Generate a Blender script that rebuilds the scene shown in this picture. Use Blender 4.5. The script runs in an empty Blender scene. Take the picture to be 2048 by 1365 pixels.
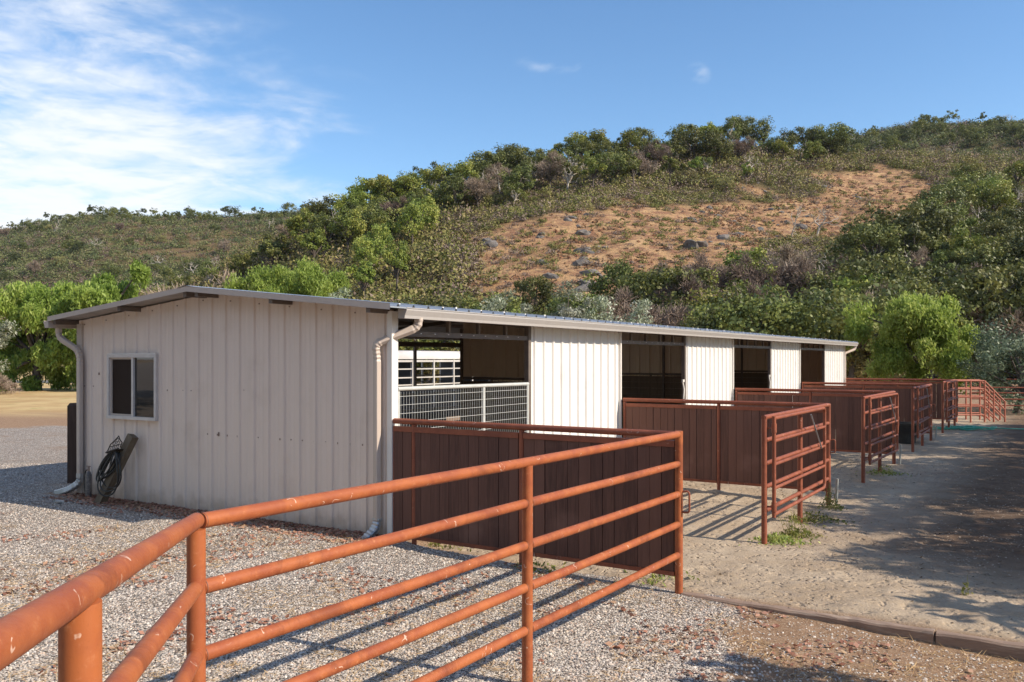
import bpy, math, random
import numpy as np
from mathutils import Vector, Matrix
rng = np.random.default_rng(7)
random.seed(7)
# ------------------------------------------------------------ camera, sky, sun
scene = bpy.context.scene
COL = scene.collection
FPX, CX, HZ, CAMH = 1748.0, 1024.0, 718.0, 2.29
cam = bpy.data.cameras.new('camera'); camo = bpy.data.objects.new('camera', cam); COL.objects.link(camo)
camo.location = (0, 0, CAMH); camo.rotation_euler = (math.radians(90), 0, 0)
cam.sensor_width = 36; cam.lens = FPX / 2048 * 36; cam.shift_y = (HZ - 682.5) / 2048
cam.clip_start = 0.05; cam.clip_end = 6000
scene.camera = camo
SUN = Vector((1.304, -0.538, 1.0)).normalized()
SUNEL = math.asin(SUN.z); SUNAZ = math.atan2(SUN.x, SUN.y)
world = bpy.data.worlds.new('World'); scene.world = world; world.use_nodes = True
wn = world.node_tree; wn.nodes.clear()
def N(nt, t, **kw):
    n = nt.nodes.new(t)
    for k, v in kw.items(): setattr(n, k, v)
    return n
def link(nt, a, b): nt.links.new(a, b)
def math_node(nt, op, a, b=None, c=None, clamp=False):
    n = nt.nodes.new('ShaderNodeMath'); n.operation = op; n.use_clamp = clamp
    for i, v in enumerate((a, b, c)):
        if v is None: continue
        if isinstance(v, (int, float)): n.inputs[i].default_value = v
        else: nt.links.new(v, n.inputs[i])
    return n.outputs[0]
def maprange(nt, v, a, b, c=0.0, d=1.0, smooth=True):
    n = nt.nodes.new('ShaderNodeMapRange'); n.interpolation_type = 'SMOOTHSTEP' if smooth else 'LINEAR'
    nt.links.new(v, n.inputs[0])
    for i, x in zip((1, 2, 3, 4), (a, b, c, d)): n.inputs[i].default_value = x
    return n.outputs[0]
sky = N(wn, 'ShaderNodeTexSky', sky_type='NISHITA', sun_disc=False)
sky.sun_elevation = SUNEL; sky.sun_rotation = SUNAZ; sky.altitude = 600; sky.air_density = 1.0; sky.dust_density = 0.3; sky.ozone_density = 1.8
bgn = N(wn, 'ShaderNodeBackground'); bgn.inputs[1].default_value = 0.108
wo = N(wn, 'ShaderNodeOutputWorld')
# thin high cloud sheet, laid out by direction in the sky
tc = N(wn, 'ShaderNodeTexCoord'); sp = N(wn, 'ShaderNodeSeparateXYZ'); link(wn, tc.outputs['Generated'], sp.inputs[0])
dy = math_node(wn, 'MAXIMUM', sp.outputs[1], 0.05)
qa = math_node(wn, 'DIVIDE', sp.outputs[0], dy); qe = math_node(wn, 'DIVIDE', sp.outputs[2], dy)
zc = math_node(wn, 'MAXIMUM', math_node(wn, 'ADD', sp.outputs[2], 0.06), 0.03)
pv = N(wn, 'ShaderNodeCombineXYZ')
link(wn, math_node(wn, 'DIVIDE', sp.outputs[0], zc), pv.inputs[0]); link(wn, math_node(wn, 'DIVIDE', sp.outputs[1], zc), pv.inputs[1])
def wnoise(scale, det, rough, dist=0.0):
    n = N(wn, 'ShaderNodeTexNoise'); n.inputs['Scale'].default_value = scale; n.inputs['Detail'].default_value = det
    n.inputs['Roughness'].default_value = rough; n.inputs['Distortion'].default_value = dist * .6; link(wn, pv.outputs[0], n.inputs['Vector']); return n.outputs['Fac']
nbig = wnoise(0.7, 5, .55, .4); nfine = wnoise(5.0, 7, .62, .6); nmid = wnoise(2.0, 8, .6, .9)
edge = math_node(wn, 'ADD', qa, math_node(wn, 'MULTIPLY', qe, 0.32))           # the sheet's right edge leans
edge = math_node(wn, 'ADD', edge, math_node(wn, 'MULTIPLY', math_node(wn, 'SUBTRACT', nmid, .5), -0.55))
m1 = maprange(wn, edge, -0.10, -0.40)
lowm = maprange(wn, qe, 0.40, 0.12, 0.0, 1.0)
d1 = math_node(wn, 'ADD', math_node(wn, 'MULTIPLY', nbig, .45), math_node(wn, 'ADD', math_node(wn, 'MULTIPLY', nfine, .45), math_node(wn, 'MULTIPLY', nmid, .45)))
d1 = math_node(wn, 'ADD', d1, math_node(wn, 'MULTIPLY', lowm, .10))
dens = math_node(wn, 'MULTIPLY', m1, maprange(wn, d1, .50, .84))
def wisp(a0, e0, wa, we, s):
    ra = math_node(wn, 'DIVIDE', math_node(wn, 'SUBTRACT', qa, a0), wa); re_ = math_node(wn, 'DIVIDE', math_node(wn, 'SUBTRACT', qe, e0), we)
    rr = math_node(wn, 'ADD', math_node(wn, 'MULTIPLY', ra, ra), math_node(wn, 'MULTIPLY', re_, re_))
    return math_node(wn, 'MULTIPLY', maprange(wn, rr, 1.0, 0.0), math_node(wn, 'MULTIPLY', maprange(wn, nfine, .44, .66), s))
dens = math_node(wn, 'ADD', dens, wisp(0.062, .338, .065, .014, .34)); dens = math_node(wn, 'ADD', dens, wisp(.212, .325, .018, .016, .38))
dens = math_node(wn, 'MULTIPLY', dens, .94, clamp=True)
mixc = N(wn, 'ShaderNodeMix', data_type='RGBA'); link(wn, dens, mixc.inputs[0]); hsv = N(wn, 'ShaderNodeHueSaturation'); hsv.inputs['Saturation'].default_value = 1.17; hsv.inputs['Value'].default_value = 1.3; link(wn, sky.outputs[0], hsv.inputs['Color']); link(wn, hsv.outputs[0], mixc.inputs[6])
mixc.inputs[7].default_value = (6.9, 7.1, 7.4, 1)
link(wn, mixc.outputs[2], bgn.inputs[0]); link(wn, bgn.outputs[0], wo.inputs[0])
sl = bpy.data.lights.new('sun', 'SUN'); sl.energy = 4.9; sl.angle = math.radians(0.53); sl.color = (1.0, .88, .72)
so = bpy.data.objects.new('sun', sl); COL.objects.link(so); so.rotation_euler = (-SUN).to_track_quat('-Z', 'Y').to_euler(); so.location = (30, -10, 40)
scene.view_settings.view_transform = 'Standard'; scene.view_settings.look = 'None'; scene.view_settings.exposure = 0.48; scene.view_settings.gamma = 1.0
scene.cycles.max_bounces = 6; scene.cycles.transparent_max_bounces = 8

# ------------------------------------------------------------ frame of the barn
TH = math.atan2(-.533, .846)
CW = Vector((-1.52, 11.2))
XD = Vector((math.cos(TH), math.sin(TH))); YD = Vector((-math.sin(TH), math.cos(TH)))
def LW(X, Y, Z=0.0):
    p = CW + XD * X + YD * Y
    return Vector((p.x, p.y, Z))
def WL(x, y):
    dx = x - CW.x; dy_ = y - CW.y
    return dx * XD.x + dy_ * XD.y, dx * YD.x + dy_ * YD.y

# ------------------------------------------------------------ numpy noise
_perm = rng.integers(0, 1 << 30, size=(4096,)) / float(1 << 30)
def vnoise(x, y, seed=0):
    x = np.asarray(x, float); y = np.asarray(y, float)
    xi = np.floor(x).astype(int); yi = np.floor(y).astype(int); fx = x - xi; fy = y - yi
    fx = fx * fx * (3 - 2 * fx); fy = fy * fy * (3 - 2 * fy)
    h = lambda a, b: _perm[(a * 374761 + b * 668265 + seed * 9973 + ((a * 31 + b * 17) ^ (b * 57))) & 4095]
    return (h(xi, yi) * (1 - fx) + h(xi + 1, yi) * fx) * (1 - fy) + (h(xi, yi + 1) * (1 - fx) + h(xi + 1, yi + 1) * fx) * fy
def fbm(x, y, o=4, seed=0):
    t = 0; a = .5
    for k in range(o): t = t + a * (vnoise(x * 2 ** k + 13.1 * k, y * 2 ** k + 7.7 * k, seed + k) - .5); a *= .5
    return t
def sst(a, b, v):
    t = np.clip((np.asarray(v, float) - a) / (b - a), 0, 1); return t * t * (3 - 2 * t)

# ------------------------------------------------------------ mesh helpers
class MB:
    def __init__(s): s.v = []; s.f = []; s.sm = []; s.r = []; s.cur = 0.5
    def add(s, vs, fs, smooth=False):
        b = len(s.v); s.v += [tuple(v) for v in vs]; s.r += [s.cur] * len(vs)
        for f in fs: s.f.append(tuple(b + i for i in f)); s.sm.append(smooth)
    def box(s, x0, x1, y0, y1, z0, z1, M=None):
        vs = [Vector((x, y, z)) for z in (z0, z1) for y in (y0, y1) for x in (x0, x1)]
        if M is not None: vs = [M @ v for v in vs]
        s.add(vs, [(0, 2, 3, 1), (4, 5, 7, 6), (0, 1, 5, 4), (2, 6, 7, 3), (0, 4, 6, 2), (1, 3, 7, 5)])
    def bar(s, a, b, w, h, up=(0, 0, 1)):
        a = Vector(a); b = Vector(b); d = (b - a); L = d.length; d.normalize(); u = Vector(up)
        x = d.cross(u)
        if x.length < 1e-4: x = d.cross(Vector((1, 0, 0)))
        x.normalize(); z = x.cross(d); M = Matrix((( x.x, d.x, z.x, a.x), (x.y, d.y, z.y, a.y), (x.z, d.z, z.z, a.z), (0, 0, 0, 1)))
        s.box(-w / 2, w / 2, 0, L, -h / 2, h / 2, M)
    def tube(s, pts, r, n=12, cap=True, smooth=True, dome=False):
        pts = [Vector(p) for p in pts]; rs = r if isinstance(r, (list, tuple)) else [r] * len(pts)
        t0 = (pts[1] - pts[0]).normalized(); ref = Vector((0, 0, 1)) if abs(t0.z) < .9 else Vector((1, 0, 0))
        nx = t0.cross(ref).normalized(); vs = []
        for i, p in enumerate(pts):
            t = (pts[min(i + 1, len(pts) - 1)] - pts[max(i - 1, 0)])
            if t.length < 1e-9: t = t0
            t.normalize(); nx = (nx - t * nx.dot(t))
            if nx.length < 1e-6: nx = t.cross(Vector((.3, .5, .8)))
            nx.normalize(); ny = t.cross(nx)
            for k in range(n):
                a = 2 * math.pi * k / n; vs.append(p + (nx * math.cos(a) + ny * math.sin(a)) * rs[i])
        fs = []
        for i in range(len(pts) - 1):
            for k in range(n): fs.append((i * n + k, i * n + (k + 1) % n, (i + 1) * n + (k + 1) % n, (i + 1) * n + k))
        s.add(vs, fs, smooth)
        if cap:
            b = len(s.v)
            s.add([vs[k] for k in range(n)][::-1] + [vs[(len(pts) - 1) * n + k] for k in range(n)], [tuple(range(n)), tuple(range(n, 2 * n))])
    def build(s, name, mat, parent=None):
        me = bpy.data.meshes.new(name); me.from_pydata(s.v, [], s.f); me.update()
        me.polygons.foreach_set('use_smooth', s.sm)
        at = me.attributes.new('rnd', 'FLOAT', 'POINT'); at.data.foreach_set('value', s.r)
        me.materials.append(mat); o = bpy.data.objects.new(name, me); COL.objects.link(o)
        if parent: o.parent = parent
        return o
def npmesh(name, V, F, mat, attrs=None, parent=None, smooth=False, link_it=True):
    me = bpy.data.meshes.new(name); V = np.asarray(V, np.float32); F = np.asarray(F, np.int32); k = F.shape[1]
    me.vertices.add(len(V)); me.vertices.foreach_set('co', V.ravel())
    me.loops.add(F.size); me.loops.foreach_set('vertex_index', F.ravel())
    me.polygons.add(len(F)); me.polygons.foreach_set('loop_start', np.arange(0, F.size, k, dtype=np.int32))
    me.polygons.foreach_set('loop_total', np.full(len(F), k, np.int32))
    if smooth: me.polygons.foreach_set('use_smooth', np.ones(len(F), bool))
    me.update(calc_edges=True)
    for n_, a in (attrs or {}).items():
        at = me.attributes.new(n_, 'FLOAT', 'POINT'); at.data.foreach_set('value', np.asarray(a, np.float32))
    me.materials.append(mat)
    o = bpy.data.objects.new(name, me)
    if link_it: COL.objects.link(o)
    if parent: o.parent = parent
    return o
def tag(o, label=None, cat=None, group=None, kind=None):
    if label: o['label'] = label
    if cat: o['category'] = cat
    if group: o['group'] = group
    if kind: o['kind'] = kind
    return o
def thing(name, label, cat, loc=(0, 0, 0), rz=0.0, group=None):
    o = bpy.data.objects.new(name, None); COL.objects.link(o); o.location = loc; o.rotation_euler = (0, 0, rz); o.empty_display_size = .2
    return tag(o, label, cat, group)
def part(mb, name, mat, parent, label=None):
    o = mb.build(name, mat, parent)
    if label: o['label'] = label
    return o
def copy_tree(o, parent=None):
    c = o.copy(); COL.objects.link(c)
    if parent: c.parent = parent
    for ch in list(o.children): copy_tree(ch, c)
    return c
def arc(c, r, a0, a1, n, ax, ay):
    c = Vector(c); ax = Vector(ax); ay = Vector(ay)
    return [c + ax * (r * math.cos(a0 + (a1 - a0) * i / n)) + ay * (r * math.sin(a0 + (a1 - a0) * i / n)) for i in range(n + 1)]

# ------------------------------------------------------------ materials
def newmat(name):
    m = bpy.data.materials.new(name); m.use_nodes = True; nt = m.node_tree; nt.nodes.clear()
    o = N(nt, 'ShaderNodeOutputMaterial'); p = N(nt, 'ShaderNodeBsdfPrincipled'); link(nt, p.outputs[0], o.inputs[0])
    return m, nt, p, o
def coords(nt, scale=(1, 1, 1), kind='Object'):
    t = N(nt, 'ShaderNodeTexCoord'); mp = N(nt, 'ShaderNodeMapping'); mp.inputs['Scale'].default_value = scale; link(nt, t.outputs[kind], mp.inputs[0]); return mp.outputs[0]
def noise(nt, vec, scale, det=5, rough=.55, dist=0.0):
    n = N(nt, 'ShaderNodeTexNoise'); n.inputs['Scale'].default_value = scale; n.inputs['Detail'].default_value = det
    n.inputs['Roughness'].default_value = rough; n.inputs['Distortion'].default_value = dist; link(nt, vec, n.inputs['Vector']); return n.outputs['Fac']
def mix(nt, f, a, b, mode='MIX'):
    n = N(nt, 'ShaderNodeMix', data_type='RGBA'); n.blend_type = mode
    for i, v in ((0, f), (6, a), (7, b)):
        if isinstance(v, (int, float)): n.inputs[i].default_value = v
        elif isinstance(v, tuple): n.inputs[i].default_value = (*v[:3], 1)
        else: link(nt, v, n.inputs[i])
    return n.outputs[2]
def attr(nt, name):
    a = N(nt, 'ShaderNodeAttribute'); a.attribute_name = name; return a.outputs['Fac']
def bump(nt, p, h, strength=.3, dist=.01):
    b = N(nt, 'ShaderNodeBump'); b.inputs['Strength'].default_value = strength; b.inputs['Distance'].default_value = dist
    link(nt, h, b.inputs['Height']); link(nt, b.outputs[0], p.inputs['Normal']); return b
def mottled(name, c1, c2, scale=6, rough=.6, metal=0.0, bs=.15, bd=.004, stretch=(1, 1, 1), c3=None, t3=(.6, .75), useobj=False):
    m, nt, p, o = newmat(name); v = coords(nt, stretch)
    n1 = noise(nt, v, scale, 6, .6, .3); c = mix(nt, maprange(nt, n1, .3, .7), c1, c2)
    if c3: c = mix(nt, maprange(nt, noise(nt, v, scale * 2.3, 7, .65), t3[0], t3[1]), c, c3)
    c = mix(nt, maprange(nt, attr(nt, 'rnd'), 0, 1, 0, .6, False), c, c2)
    link(nt, c, p.inputs['Base Color']); p.inputs['Metallic'].default_value = metal
    link(nt, maprange(nt, noise(nt, v, scale * 3, 4), .2, .8, rough - .1, rough + .12, False), p.inputs['Roughness'])
    bump(nt, p, noise(nt, v, scale * 8, 5), bs, bd); return m

def rust_mat(name, ca, cb, cc, scr=.7):
    m, nt, p, o = newmat(name); v = coords(nt)
    n1 = noise(nt, v, 3.5, 7, .65, .6); n2 = noise(nt, v, 26, 8, .78); n3 = noise(nt, v, 90, 4, .6)
    c = mix(nt, maprange(nt, n1, .32, .68), ca, cb); c = mix(nt, maprange(nt, n2, .54, .75), c, cc); c = mix(nt, maprange(nt, noise(nt, v, 1.3, 6, .7, 1.5), .52, .66, 0, .6), c, tuple(x * .6 for x in cb))
    c = mix(nt, maprange(nt, n3, .62, .8, 0, .5), c, tuple(x * .45 for x in cb))
    # pale scrapes: short curved nicks, found where a stretched noise peaks
    vs = coords(nt, (1, 1, 1)); w = N(nt, 'ShaderNodeTexVoronoi'); w.inputs['Scale'].default_value = 9.5; w.inputs['Randomness'].default_value = 1
    nv = N(nt, 'ShaderNodeTexNoise'); nv.inputs['Scale'].default_value = 9; link(nt, vs, nv.inputs['Vector'])
    ad = N(nt, 'ShaderNodeVectorMath', operation='MULTIPLY_ADD'); link(nt, nv.outputs['Color'], ad.inputs[0]); ad.inputs[1].default_value = (.12, .12, .12); link(nt, vs, ad.inputs[2])
    link(nt, ad.outputs[0], w.inputs['Vector'])
    ring = maprange(nt, math_node(nt, 'ABSOLUTE', math_node(nt, 'SUBTRACT', w.outputs['Distance'], .27)), .028, .012)
    sel = N(nt, 'ShaderNodeSeparateColor'); link(nt, w.outputs['Color'], sel.inputs[0])
    cut = math_node(nt, 'MULTIPLY', maprange(nt, sel.outputs[0], .60, .64), maprange(nt, noise(nt, v, 17, 3), .53, .58))
    scrape = math_node(nt, 'MULTIPLY', math_node(nt, 'MULTIPLY', ring, cut), scr * .85)
    c = mix(nt, scrape, c, (.78, .62, .5))
    link(nt, c, p.inputs['Base Color']); p.inputs['Roughness'].default_value = .52; p.inputs['Specular IOR Level'].default_value = .35
    link(nt, maprange(nt, n2, .3, .7, .42, .68), p.inputs['Roughness'])
    bump(nt, p, n2, .25, .004); return m
M = {}
M['rust'] = rust_mat('orange_rusted_pipe', (.37, .112, .036), (.27, .070, .028), (.45, .18, .08), .6)
M['redpipe'] = rust_mat('red_brown_pipe', (.29, .088, .044), (.20, .058, .032), (.36, .135, .08), .45)
M['weld'] = mottled('weld_bead', (.24, .10, .055), (.17, .07, .045), 60, .6)
def plank_mat():
    m, nt, p, o = newmat('brown_stained_boards'); v = coords(nt, (9, 9, .55)); r = attr(nt, 'rnd')
    off = N(nt, 'ShaderNodeVectorMath', operation='ADD'); cb = N(nt, 'ShaderNodeCombineXYZ'); link(nt, math_node(nt, 'MULTIPLY', r, 37), cb.inputs[0]); link(nt, math_node(nt, 'MULTIPLY', r, 91), cb.inputs[2]); link(nt, v, off.inputs[0]); link(nt, cb.outputs[0], off.inputs[1])
    g = noise(nt, off.outputs[0], 3.2, 8, .7, .8)
    c = mix(nt, maprange(nt, g, .3, .7), (.135, .066, .049), (.076, .039, .031))
    c = mix(nt, maprange(nt, r, 0, 1, 0, .75, False), c, (.175, .086, .063))
    vk = coords(nt, (1, 1, .35)); vo = N(nt, 'ShaderNodeTexVoronoi'); vo.inputs['Scale'].default_value = 2.6; link(nt, vk, vo.inputs['Vector'])
    c = mix(nt, maprange(nt, vo.outputs['Distance'], .05, .02, 0, .8), c, (.02, .012, .01))
    c = mix(nt, maprange(nt, noise(nt, coords(nt), 1.3, 5), .55, .75, 0, .45), c, (.24, .13, .10))
    link(nt, c, p.inputs['Base Color']); p.inputs['Roughness'].default_value = .78; p.inputs['Specular IOR Level'].default_value = .25
    bump(nt, p, g, .35, .006); return m
M['plank'] = plank_mat()
def metal_panel(name, base, dirt, rough=.5, dirtz=True):
    m, nt, p, o = newmat(name); v = coords(nt)
    st = noise(nt, coords(nt, (14, 14, .35)), 1.0, 6, .6); n2 = noise(nt, v, 1.4, 5, .6)
    c = mix(nt, maprange(nt, st, .35, .75, 0, .4), base, tuple(x * .88 for x in base))
    c = mix(nt, maprange(nt, n2, .5, .8, 0, .3), c, dirt)
    if dirtz:   # splashed soil along the foot of the sheet
        s = N(nt, 'ShaderNodeSeparateXYZ'); link(nt, v, s.inputs[0])
        zz = math_node(nt, 'ADD', s.outputs[2], math_node(nt, 'MULTIPLY', math_node(nt, 'SUBTRACT', noise(nt, v, 5, 6), .5), .5))
        c = mix(nt, maprange(nt, zz, .30, -.02, 0, .75), c, dirt)
    link(nt, c, p.inputs['Base Color']); p.inputs['Roughness'].default_value = rough; p.inputs['Specular IOR Level'].default_value = .4
    bump(nt, p, noise(nt, coords(nt, (1, 1, .4)), 2.2, 3), .5, .018); return m
M['panel'] = metal_panel('off_white_painted_steel', (.73, .71, .68), (.45, .38, .31))
M['gable'] = metal_panel('weathered_painted_steel', (.72, .605, .52), (.44, .34, .26))
M['tan'] = metal_panel('tan_inner_sheet', (.74, .62, .48), (.4, .32, .24), dirtz=False)
M['trim'] = metal_panel('white_trim', (.72, .69, .64), (.4, .34, .28), .45, False)
M['spout'] = metal_panel('beige_downspout', (.50, .42, .36), (.3, .24, .19), .38, False)
M['gutter'] = metal_panel('beige_gutter', (.40, .375, .355), (.3, .27, .24), .35, False)
M['galv'] = mottled('galvanised_steel', (.50, .52, .54), (.38, .40, .42), 4, .38, .75, .1, .002)
M['roofsheet'] = mottled('galvanised_roof', (.55, .58, .62), (.42, .46, .52), 1.5, .36, .6, .1, .002)
M['under'] = mottled('roof_underside', (.44, .40, .36), (.32, .28, .25), 3, .6, .2)
M['steel'] = mottled('brown_primer_steel', (.19, .155, .13), (.13, .105, .09), 5, .55, .1)
M['lightsteel'] = mottled('grey_painted_tube', (.56, .57, .55), (.46, .47, .45), 8, .42, .1, .1, .002)
M['darkwood'] = mottled('dark_timber', (.085, .052, .038), (.05, .03, .023), 4, .8, 0, .3, .006, (4, 4, .5))
M['greywood'] = mottled('weathered_post', (.20, .155, .105), (.12, .09, .06), 5, .85, 0, .4, .006, (5, 5, .7))
M['kick'] = mottled('worn_boards', (.24, .18, .13), (.17, .125, .09), 4, .8, 0, .3, .006, (4, 4, .5))
M['edging'] = mottled('timber_edging', (.30, .21, .155), (.20, .135, .10), 2.5, .85, 0, .5, .01, (.6, 5, 5), (.42, .34, .27), (.5, .72))
M['black'] = mottled('black_rubber', (.02, .02, .019), (.035, .033, .03), 12, .45)
M['iron'] = mottled('black_iron', (.022, .02, .018), (.05, .035, .025), 20, .5, .4)
M['hosegreen'] = mottled('green_hose', (.05, .30, .20), (.08, .38, .27), 12, .45)
M['pvc'] = mottled('white_pvc', (.75, .72, .66), (.6, .56, .5), 12, .5)
M['frame'] = mottled('vinyl_frame', (.62, .58, .55), (.52, .48, .45), 8, .4, 0, .05, .001)
M['screw'] = mottled('rusty_screw', (.24, .18, .15), (.3, .22, .18), 30, .6)
M['trailer'] = mottled('trailer_paint', (.62, .60, .57), (.5, .47, .44), 2, .4, 0, .05, .002, (1, 1, 1), (.35, .12, .05), (.66, .7))
M['trailerdark'] = mottled('trailer_dark', (.03, .035, .045), (.05, .05, .06), 3, .5)
M['concrete'] = mottled('concrete_block', (.35, .31, .26), (.27, .24, .2), 6, .9)
def glass_mat(name, col, rough):
    m, nt, p, o = newmat(name); p.inputs['Base Color'].default_value = (*col, 1); p.inputs['Roughness'].default_value = rough
    p.inputs['IOR'].default_value = 1.75; bump(nt, p, noise(nt, coords(nt), 1.7, 2), .04, .01); return m
M['glass'] = glass_mat('window_glass', (.02, .018, .016), .02)
M['screen'] = glass_mat('insect_screen', (.030, .020, .016), .6); M['screen'].node_tree.nodes['Principled BSDF'].inputs['IOR'].default_value = 1.2
def leaf_mat(name, cols, trans=.35, rough=.5, var=(.68, 1.4)):
    m, nt, p, o = newmat(name); r = attr(nt, 'rnd')
    cr = N(nt, 'ShaderNodeValToRGB'); link(nt, r, cr.inputs[0]); e = cr.color_ramp.elements
    e[0].color = (*cols[0], 1); e[0].position = 0; e[1].color = (*cols[-1], 1); e[1].position = 1
    for i, c in enumerate(cols[1:-1]): x = e.new((i + 1) / (len(cols) - 1)); x.color = (*c, 1)
    oi = N(nt, 'ShaderNodeObjectInfo'); hs = N(nt, 'ShaderNodeHueSaturation'); link(nt, cr.outputs[0], hs.inputs['Color'])
    link(nt, maprange(nt, oi.outputs['Random'], 0, 1, .48, .515, False), hs.inputs['Hue']); link(nt, maprange(nt, oi.outputs['Random'], 0, 1, var[0], var[1], False), hs.inputs['Value'])
    link(nt, hs.outputs[0], p.inputs['Base Color']); p.inputs['Roughness'].default_value = rough; p.inputs['Specular IOR Level'].default_value = .3
    tr = N(nt, 'ShaderNodeBsdfTranslucent'); link(nt, hs.outputs[0], tr.inputs[0]); ms = N(nt, 'ShaderNodeMixShader'); ms.inputs[0].default_value = trans
    link(nt, p.outputs[0], ms.inputs[1]); link(nt, tr.outputs[0], ms.inputs[2]); link(nt, ms.outputs[0], o.inputs[0]); return m
M['oak'] = leaf_mat('oak_leaves', [(.050, .060, .020), (.09, .108, .030), (.15, .165, .04), (.24, .23, .065)], .2)
M['oakg'] = leaf_mat('green_oak_leaves', [(.075, .105, .020), (.13, .165, .030), (.22, .24, .045), (.35, .32, .08)], .25)
M['olive'] = leaf_mat('olive_shrub_leaves', [(.09, .088, .034), (.155, .145, .052), (.23, .20, .08), (.29, .24, .11)], .2)
M['brown'] = leaf_mat('dry_twigs', [(.13, .092, .068), (.20, .15, .11), (.28, .215, .165), (.35, .275, .215)], .1, .8)
M['pepper'] = leaf_mat('pepper_tree_leaves', [(.11, .18, .034), (.19, .295, .052), (.31, .43, .09), (.48, .54, .17)], .5, .5, (.97, 1.08))
M['willow'] = leaf_mat('lime_foliage', [(.13, .21, .04), (.21, .31, .06), (.31, .41, .09), (.42, .49, .16)], .45, .5, (.97, 1.08))
M['silver'] = leaf_mat('silver_leaves', [(.11, .135, .075), (.20, .225, .14), (.32, .335, .24), (.50, .50, .42)], .25, .4)
M['mixshrub'] = leaf_mat('chaparral_leaves', [(.08, .095, .022), (.155, .16, .042), (.235, .205, .07), (.31, .235, .12)], .2, .7)
M['bark'] = mottled('grey_bark', (.12, .095, .075), (.07, .055, .045), 8, .9, 0, .5, .02)
M['palebark'] = mottled('bleached_wood', (.50, .45, .38), (.36, .31, .26), 8, .8)
M['weed'] = leaf_mat('weed_leaves', [(.12, .16, .035), (.19, .24, .055), (.29, .33, .08), (.45, .44, .15)], .4)
M['litter'] = leaf_mat('fallen_leaves', [(.22, .10, .06), (.33, .16, .10), (.46, .26, .18), (.42, .30, .18)], .15, .8)
M['straw'] = leaf_mat('dry_straw', [(.40, .26, .11), (.48, .33, .16), (.55, .40, .22)], .15, .8)

# ------------------------------------------------------------ ground
def gh(X, Y):
    """ground height in barn coordinates"""
    X = np.asarray(X, float); Y = np.asarray(Y, float)
    front = np.interp(X, [-30, 0, 3.86, 7, 12, 40], [0, 0, -.165, -.285, -.36, -.5]) + np.clip((-6.0 - Y) * .1, 0, .6)
    back = np.interp(X, [-.3, .1, .6, 3.86, 9, 60], [0, -.05, -.135, -.15, -.155, -.3]) - .06 * sst(0, 3, Y) * sst(1.5, 4, X)
    back = np.where(X < -.3, 0, back)
    h = np.where(Y < 0, front, back)
    # smooth join where no edging hides the step
    w = sst(-.5, .5, Y); sm = front * (1 - w) + back * w
    return np.where(X < 3.8, sm, h)
def ghw(x, y):
    X, Y = WL(x, y); return gh(X, Y)
def gdet(X, Y):
    """small relief"""
    sand = sst(-.05, .25, Y) * sst(.2, .8, X) * sst(45, 30, Y)
    r = fbm(X * 1.3, Y * 1.3, 4, 3) * .07 + fbm(X * 5, Y * 5, 4, 9) * .045
    churn = sst(.1, .2, fbm(X * .8 + 4, Y * .8, 3, 21) + .12)
    r = r + churn * (fbm(X * 4.2, Y * 4.2, 4, 31)) * .09
    g = fbm(X * .8, Y * .8, 4, 5) * .04 + fbm(X * 9, Y * 9, 2, 6) * .012
    return sand * r + (1 - sand) * g, sand
def axis(segs):
    a = []
    for x0, x1, d in segs: a.append(np.arange(x0, x1 - 1e-6, d))
    return np.concatenate(a + [[segs[-1][1]]])
axX = axis([(-3000, -600, 400), (-600, -100, 50), (-100, -20, 4), (-20, -8, .4), (-8, -2, .12), (-2, 10, .065), (10, 20, .3), (20, 80, 3), (80, 600, 60), (600, 3000, 400)])
axY = axis([(-3000, -200, 400), (-200, -14, 12), (-14, -6, .3), (-6, -.07, .066), (-.07, .07, .14), (.07, 9, .07), (9, 20, .15), (20, 45, .5), (45, 120, 5), (120, 600, 60), (600, 3000, 400)])
GX, GY = np.meshgrid(axX, axY, indexing='ij')
rel, sandm = gdet(GX, GY)
near = (np.hypot(GX, GY) < 70)
GZ = gh(GX, GY) + rel * near
inb = (GX < -.12) & (GX > -6.8) & (GY > .1) & (GY < 27.4)
GZ = np.where(inb, np.maximum(GZ, -.0), GZ)
wx = CW.x + XD.x * GX + YD.x * GY; wy = CW.y + XD.y * GX + YD.y * GY
nX, nY = GX.shape
idx = np.arange(nX * nY).reshape(nX, nY)
GF = np.stack([idx[:-1, :-1], idx[1:, :-1], idx[1:, 1:], idx[:-1, 1:]], -1).reshape(-1, 4)
bn = fbm(GX * .9, GY * .9, 4, 51) * 1.6
gravel = sst(.35, -.25, GY + fbm(GX * 2, GY * 2, 3, 77) * .5) * sst(5.1, 4.2, GX + bn * .8 - .35 * np.clip(-GY - 1, 0, 4))
gravel = np.where(GX < -.5, sst(29.5, 28, wy + bn * 1.5), gravel)
gravel = gravel * (1 - .75 * sst(-.75, -.15, GY + bn * .25) * (GX < 0) * (GX > -7.4) * (GY < .2))
grass = sst(33, 40, wy + bn * 3) * sst(0.5, -3, GX)
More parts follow.
